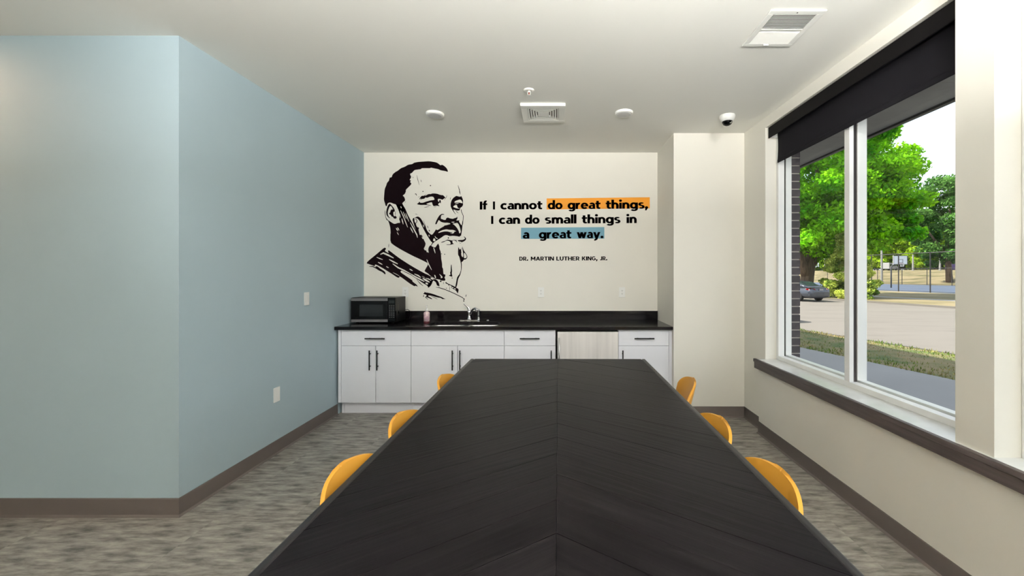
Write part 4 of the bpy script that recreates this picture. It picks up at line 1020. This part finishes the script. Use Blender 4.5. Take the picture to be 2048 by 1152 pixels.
# background trees
bk = [(1592, 118, 15), (1640, 126, 17), (1684, 120, 14), (1735, 124, 15), (1775, 116, 12.5), (1812, 124, 14), (1850, 116, 11.5), (1884, 122, 13), (1925, 118, 14), (1560, 124, 14)]
names = ['behind the brick edge of the window', 'behind the maple trunk', 'behind the small pine', 'behind the tall white light pole', 'behind the white van', 'behind the basketball backboard', 'between the backboard and the dark tree', 'behind the dark tree', 'beyond the purple toilet booth', 'hidden mostly by the brick reveal']
for i, ((px_, n, h), nm) in enumerate(zip(bk, names)):
    bx, by = atn(px_, n)
    trunk = [([(0,0,-.2),(.2,0,h*.3),(0,0,h*.75)], [.4,.3,.08])]
    crown = blobs(0, 0, h*.58, h*.42, h*.35, h*.42, 34, h*.09, h*.16, 50+i)+blobs(0, 0, h*.18, h*.45, h*.3, h*.2, 26, h*.08, h*.13, 80+i)
    tree('background_tree', 'yellow-green tree in the far row '+nm, (bx, by, 2.5), trunk, crown, 'leaf_back', 14000, .36, 60+i, 'far row of trees beyond the court')

# cars
def ring_car(y, w, zb, zt, top=.86, n=20):
    pts = []
    for k in range(n):
        a = 2*math.pi*k/n; c, s = math.cos(a), math.sin(a)
        x = w*math.copysign(abs(c)**.42, c); zz = (zb+zt)/2+(zt-zb)/2*math.copysign(abs(s)**.5, s)
        if s > 0: x *= 1-(1-top)*s
        pts.append((x, y, zz))
    return pts
def make_car(label, body, loc, rz):
    """sedan, local +Y forward, rear bumper at y=0"""
    r = empty('parked_car', loc, rz, label, 'car', 'cars parked along the street')
    secs = [(0,.70,.36,.86),(.05,.84,.28,.97),(.22,.89,.24,1.01),(.7,.91,.22,1.02),(1.2,.92,.20,1.0),(2.4,.92,.20,.97),(3.3,.92,.20,.95),(3.9,.90,.21,.88),(4.5,.87,.22,.80),(4.76,.78,.26,.70),(4.84,.62,.32,.60)]
    bd = MB().loft([ring_car(y, w, a, b) for y, w, a, b in secs]).build('body', body, r, smooth=True)
    cab = [(.52,.70,.98,1.03),(.9,.70,.95,1.22),(1.35,.66,.92,1.39),(1.9,.64,.92,1.45),(2.5,.65,.92,1.43),(3.0,.68,.90,1.27),(3.5,.70,.88,.98)]
    MB().loft([ring_car(y, w, a, b, .80) for y, w, a, b in cab]).build('cabin', body, r, smooth=True)
    gl = MB()
    gl.grid([[(-.50,.62,1.075),(0,.60,1.085),(.50,.62,1.075)],[(-.47,1.0,1.27),(0,.98,1.285),(.47,1.0,1.27)],[(-.44,1.22,1.375),(0,1.2,1.39),(.44,1.22,1.375)]]).build('rear_window', 'car_glass', r, smooth=True)
    MB().grid([[(-.52,3.42,1.07),(.52,3.42,1.07)],[(-.46,2.72,1.40),(.46,2.72,1.40)]]).build('windscreen', 'car_glass', r)
    for s in (-1, 1):
        MB().grid([[(s*.725,1.25,1.02),(s*.735,2.0,1.02),(s*.725,3.1,1.02)],[(s*.60,1.5,1.34),(s*.60,2.0,1.39),(s*.61,2.55,1.37)]]).build('side_window', 'car_glass', r)
        tl_ = [(s*.46,-.012,.80),(s*.80,.07,.76),(s*.895,.34,.84),(s*.88,.34,.92),(s*.80,.05,.955),(s*.52,-.006,.92)]
        q = MB().add(tl_+[(x*.97, y+.07, z) for x, y, z in tl_], [(0,1,2,3,4,5),(11,10,9,8,7,6)]+[(i,(i+1)%6,(i+1)%6+6,i+6) for i in range(6)]).build('tail_light', 'tail_light', r)
        hl_ = [(s*.45,4.80,.60),(s*.70,4.74,.60),(s*.82,4.50,.72),(s*.78,4.50,.78),(s*.60,4.72,.70),(s*.45,4.79,.66)]
        MB().add(hl_+[(x*.97, y-.07, z) for x, y, z in hl_], [(0,1,2,3,4,5),(11,10,9,8,7,6)]+[(i,(i+1)%6,(i+1)%6+6,i+6) for i in range(6)]).build('head_light', 'head_light', r)
        m = MB().lathe([(.02,-.10),(.075,-.07),(.085,0),(.07,.06),(0,.07)], (s*1.0, 3.0, 1.05), 12, 'x').build('door_mirror', body, r, smooth=True)
        for y in (1.0, 3.85):
            wl_ = MB().lathe([(.20,-.11),(.31,-.11),(.33,-.08),(.33,.08),(.31,.11),(.20,.11)], (s*.83, y, .33), 24, 'x').build('wheel', 'tyre', r, smooth=True)
            q = MB().lathe([(.0,.0),(.06,.01),(.07,0),(.07,-.02)], (s*.935, y, .33), 12, 'x')
            for k in range(6):
                a = k*math.pi/3; q.tube([(s*.925, y, .33), (s*.935, y+.2*math.cos(a), .33+.2*math.sin(a))], [.035, .025], 6)
            q.tube([(s*.925, y+.2*math.cos(a), .33+.2*math.sin(a)) for a in np.linspace(0, 2*math.pi, 21)], .018, 6)
            q.build('hub', 'hub_alloy', wl_)
    bp = MB().loft([[(x, y-.012*(1 if k < 2 else 0), z) for k, (x, y, z) in enumerate([(x_, y_, .44),(x_, y_, .60),(x_, y_+.05, .60),(x_, y_+.05, .44)])] for x_, y_ in ((-.86,.12),(-.70,.01),(-.3,-.03),(.3,-.03),(.70,.01),(.86,.12))]).build('bumper', body, r)
    box('licence_plate', 'plate_white', r, -.16, .16, -.035, -.02, .78, .90)
    box('trunk_seam', 'black_plastic', r, -.62, .62, -.012, .02, .945, .953)
    return r
ang = math.atan2(-RU[0], RU[1])
cx_, cy_ = (1642-CX)/F*28.0, 28.0
make_car('grey four-door sedan parked at the far curb, seen from behind', 'car_grey', (cx_, cy_, -.45), ang)
make_car('brownish grey car parked at the near curb, only a corner past the brick edge', 'car_brown', (8.90-RU[0]*(-4.84), 16.0-RU[1]*(-4.84), -.45), ang+math.pi)

# court fence
def fence(label, n, zb, height, cols, t0, t1, mesh=True, group='black chain-link fences round the court'):
    r = empty('court_fence', (*st(n, 0, 0)[:2], zb), 0, label, 'fence', group)
    o0 = r.location
    def w(n_, t, z): p = st(n_, t, z); return (p[0]-o0.x, p[1]-o0.y, z)
    for px_ in cols:
        x, y = atn(px_, n); MB().tube([(x-o0.x, y-o0.y, 0), (x-o0.x, y-o0.y, height)], .05, 8).build('post', 'fence_black', r)
    MB().tube([w(n, t0, height-.03), w(n, t1, height-.03)], .035, 8).build('top_rail', 'fence_black', r)
    MB().tube([w(n, t0, .08), w(n, t1, .08)], .02, 6).build('bottom_rail', 'fence_black', r)
    if mesh:
        q = MB(); d = height-.1; s = t0
        while s < t1:
            for sg in (0, d):
                a, b = w(n, s+sg, .08), w(n, s+d-sg, height-.03)
                q.add([(a[0]-.0025,a[1],a[2]),(a[0]+.0025,a[1],a[2]),(b[0]+.0025,b[1],b[2]),(b[0]-.0025,b[1],b[2])], [(0,1,2,3)])
            s += .11
        o = q.build('chain_link', 'fence_black', r, fix=False); o['kind'] = 'stuff'
fence('tall black chain-link fence along the near side of the blue court', 44.5, -.34, 3.9, [1700, 1743, 1797, 1860.5, 1932], -5, 40)
fence('lower black chain-link fence along the far side of the blue court', 74.4, -.34, 2.75, [1556, 1622, 1655, 1705, 1755, 1783, 1804, 1854, 1904, 1950], -20, 70)
# basketball hoop
hx_, hy_ = (1803-CX)/F*52, 52
bh = empty('basketball_hoop', (hx_+.1, hy_+.3, -.335), 0, 'basketball hoop with a white backboard on a grey pole inside the court', 'basketball hoop')
MB().tube([(-.35,1.0,0),(-.35,1.0,2.6),(-.3,.75,3.05),(-.1,.12,3.3)], .08, 10).build('pole', 'pole_grey', bh, smooth=True)
bb = box('backboard', 'board_white', bh, -.9, .9, -.03, .05, 3.0, 4.15)
q = MB()
for t in ((-.9,.9,3.0,3.06),(-.9,.9,4.09,4.15),(-.9,-.84,3.06,4.09),(.84,.9,3.06,4.09),(-.32,.32,3.2,3.25),(-.32,.32,3.62,3.67),(-.32,-.27,3.25,3.62),(.27,.32,3.25,3.62)): q.box(t[0],t[1],-.045,-.0305,t[2],t[3])
q.build('board_lines', 'pole_grey', bb)
rim = MB().tube([(.23*math.cos(a), -.28+.23*math.sin(a), 3.12) for a in np.linspace(0, 2*math.pi, 25)], .015, 6).build('rim', 'hoop_red', bh)
q = MB()
for k in range(12):
    a, b = k*math.pi/6, (k+1)*math.pi/6
    q.tube([(.23*math.cos(a), -.28+.23*math.sin(a), 3.1), (.14*math.cos(b), -.28+.14*math.sin(b), 2.72)], .006, 4)
q.build('net', 'board_white', rim)
# light poles
def lamp_post(label, px_, n, zb, h, r_=.13, m='pole_white', head=True):
    x, y = atn(px_, n); r = empty('light_pole', (x, y, zb), 0, label, 'pole', 'pale poles around the court')
    MB().tube([(0,0,0),(0,0,h)], [r_, r_*.75], 10).build('pole', m, r)
    MB().lathe([(r_*1.8,0),(r_*1.8,.08),(r_,.12)], seg=12).build('base', m, r)
    if head: box('lamp_head', 'pole_grey', r, -.5, .5, -.15, .15, h, h+.15)
    return r
lamp_post('tall white light pole standing at the far side of the court', 1763.5, 78, 0.0, 9.0, .2)
lamp_post('short white post in the far park right of the backboard', 1826, 100, 2.2, 3.6, .2, head=False)
lamp_post('short white post in the far park beside the dark tree trunk', 1880, 100, 2.2, 4.0, .2, head=False)
lamp_post('short white post in the far park left of the small pine', 1649.5, 100, 2.2, 4.4, .2, head=False)
# purple toilet booth
x, y = atn(1903, 101)
tb_ = empty('toilet_booth', (x, y, 2.3), math.radians(-25), 'purple portable toilet booth on the far mound', 'booth')
bd = box('cabin', 'booth_purple', tb_, -.85, .85, -.7, .7, 0, 2.15, bevel=.05)
dd = box('door', 'booth_purple', tb_, -.45, .45, -.73, -.702, .1, 1.95, bevel=.01)
box('sign', 'booth_roof', dd, -.2, .2, -.74, -.7305, 1.35, 1.7)
MB().extrude([(-.9,2.152),(.9,2.152),(.75,2.4),(-.75,2.4)], -.75, .75, lambda u, v, t: (u, t, v)).build('roof', 'booth_roof', tb_)
# white van
x, y = atn(1779, 104)
vn = empty('white_van', (x, y, 2.35), math.radians(20), 'white boxy camper van parked beyond the mound', 'van')
MB().extrude([(-1.6,.35),(1.6,.35),(1.6,.95),(1.15,1.05),(.85,1.75),(-1.6,1.85)], -.9, .9, lambda u, v, t: (u, t, v)).build('body', 'van_white', vn, bevel=.06)
for a, b in ((-1.3,-.7),(-.5,.1),(.25,.75)): box('window', 'car_glass', vn, a, b, -.93, -.905, 1.05, 1.55)
for u in (-1.0, 1.0):
    for s in (-.8, .8): MB().lathe([(.15,-.1),(.33,-.1),(.33,.1),(.15,.1)], (u, s, .33), 16, 'y').build('wheel', 'tyre', vn)
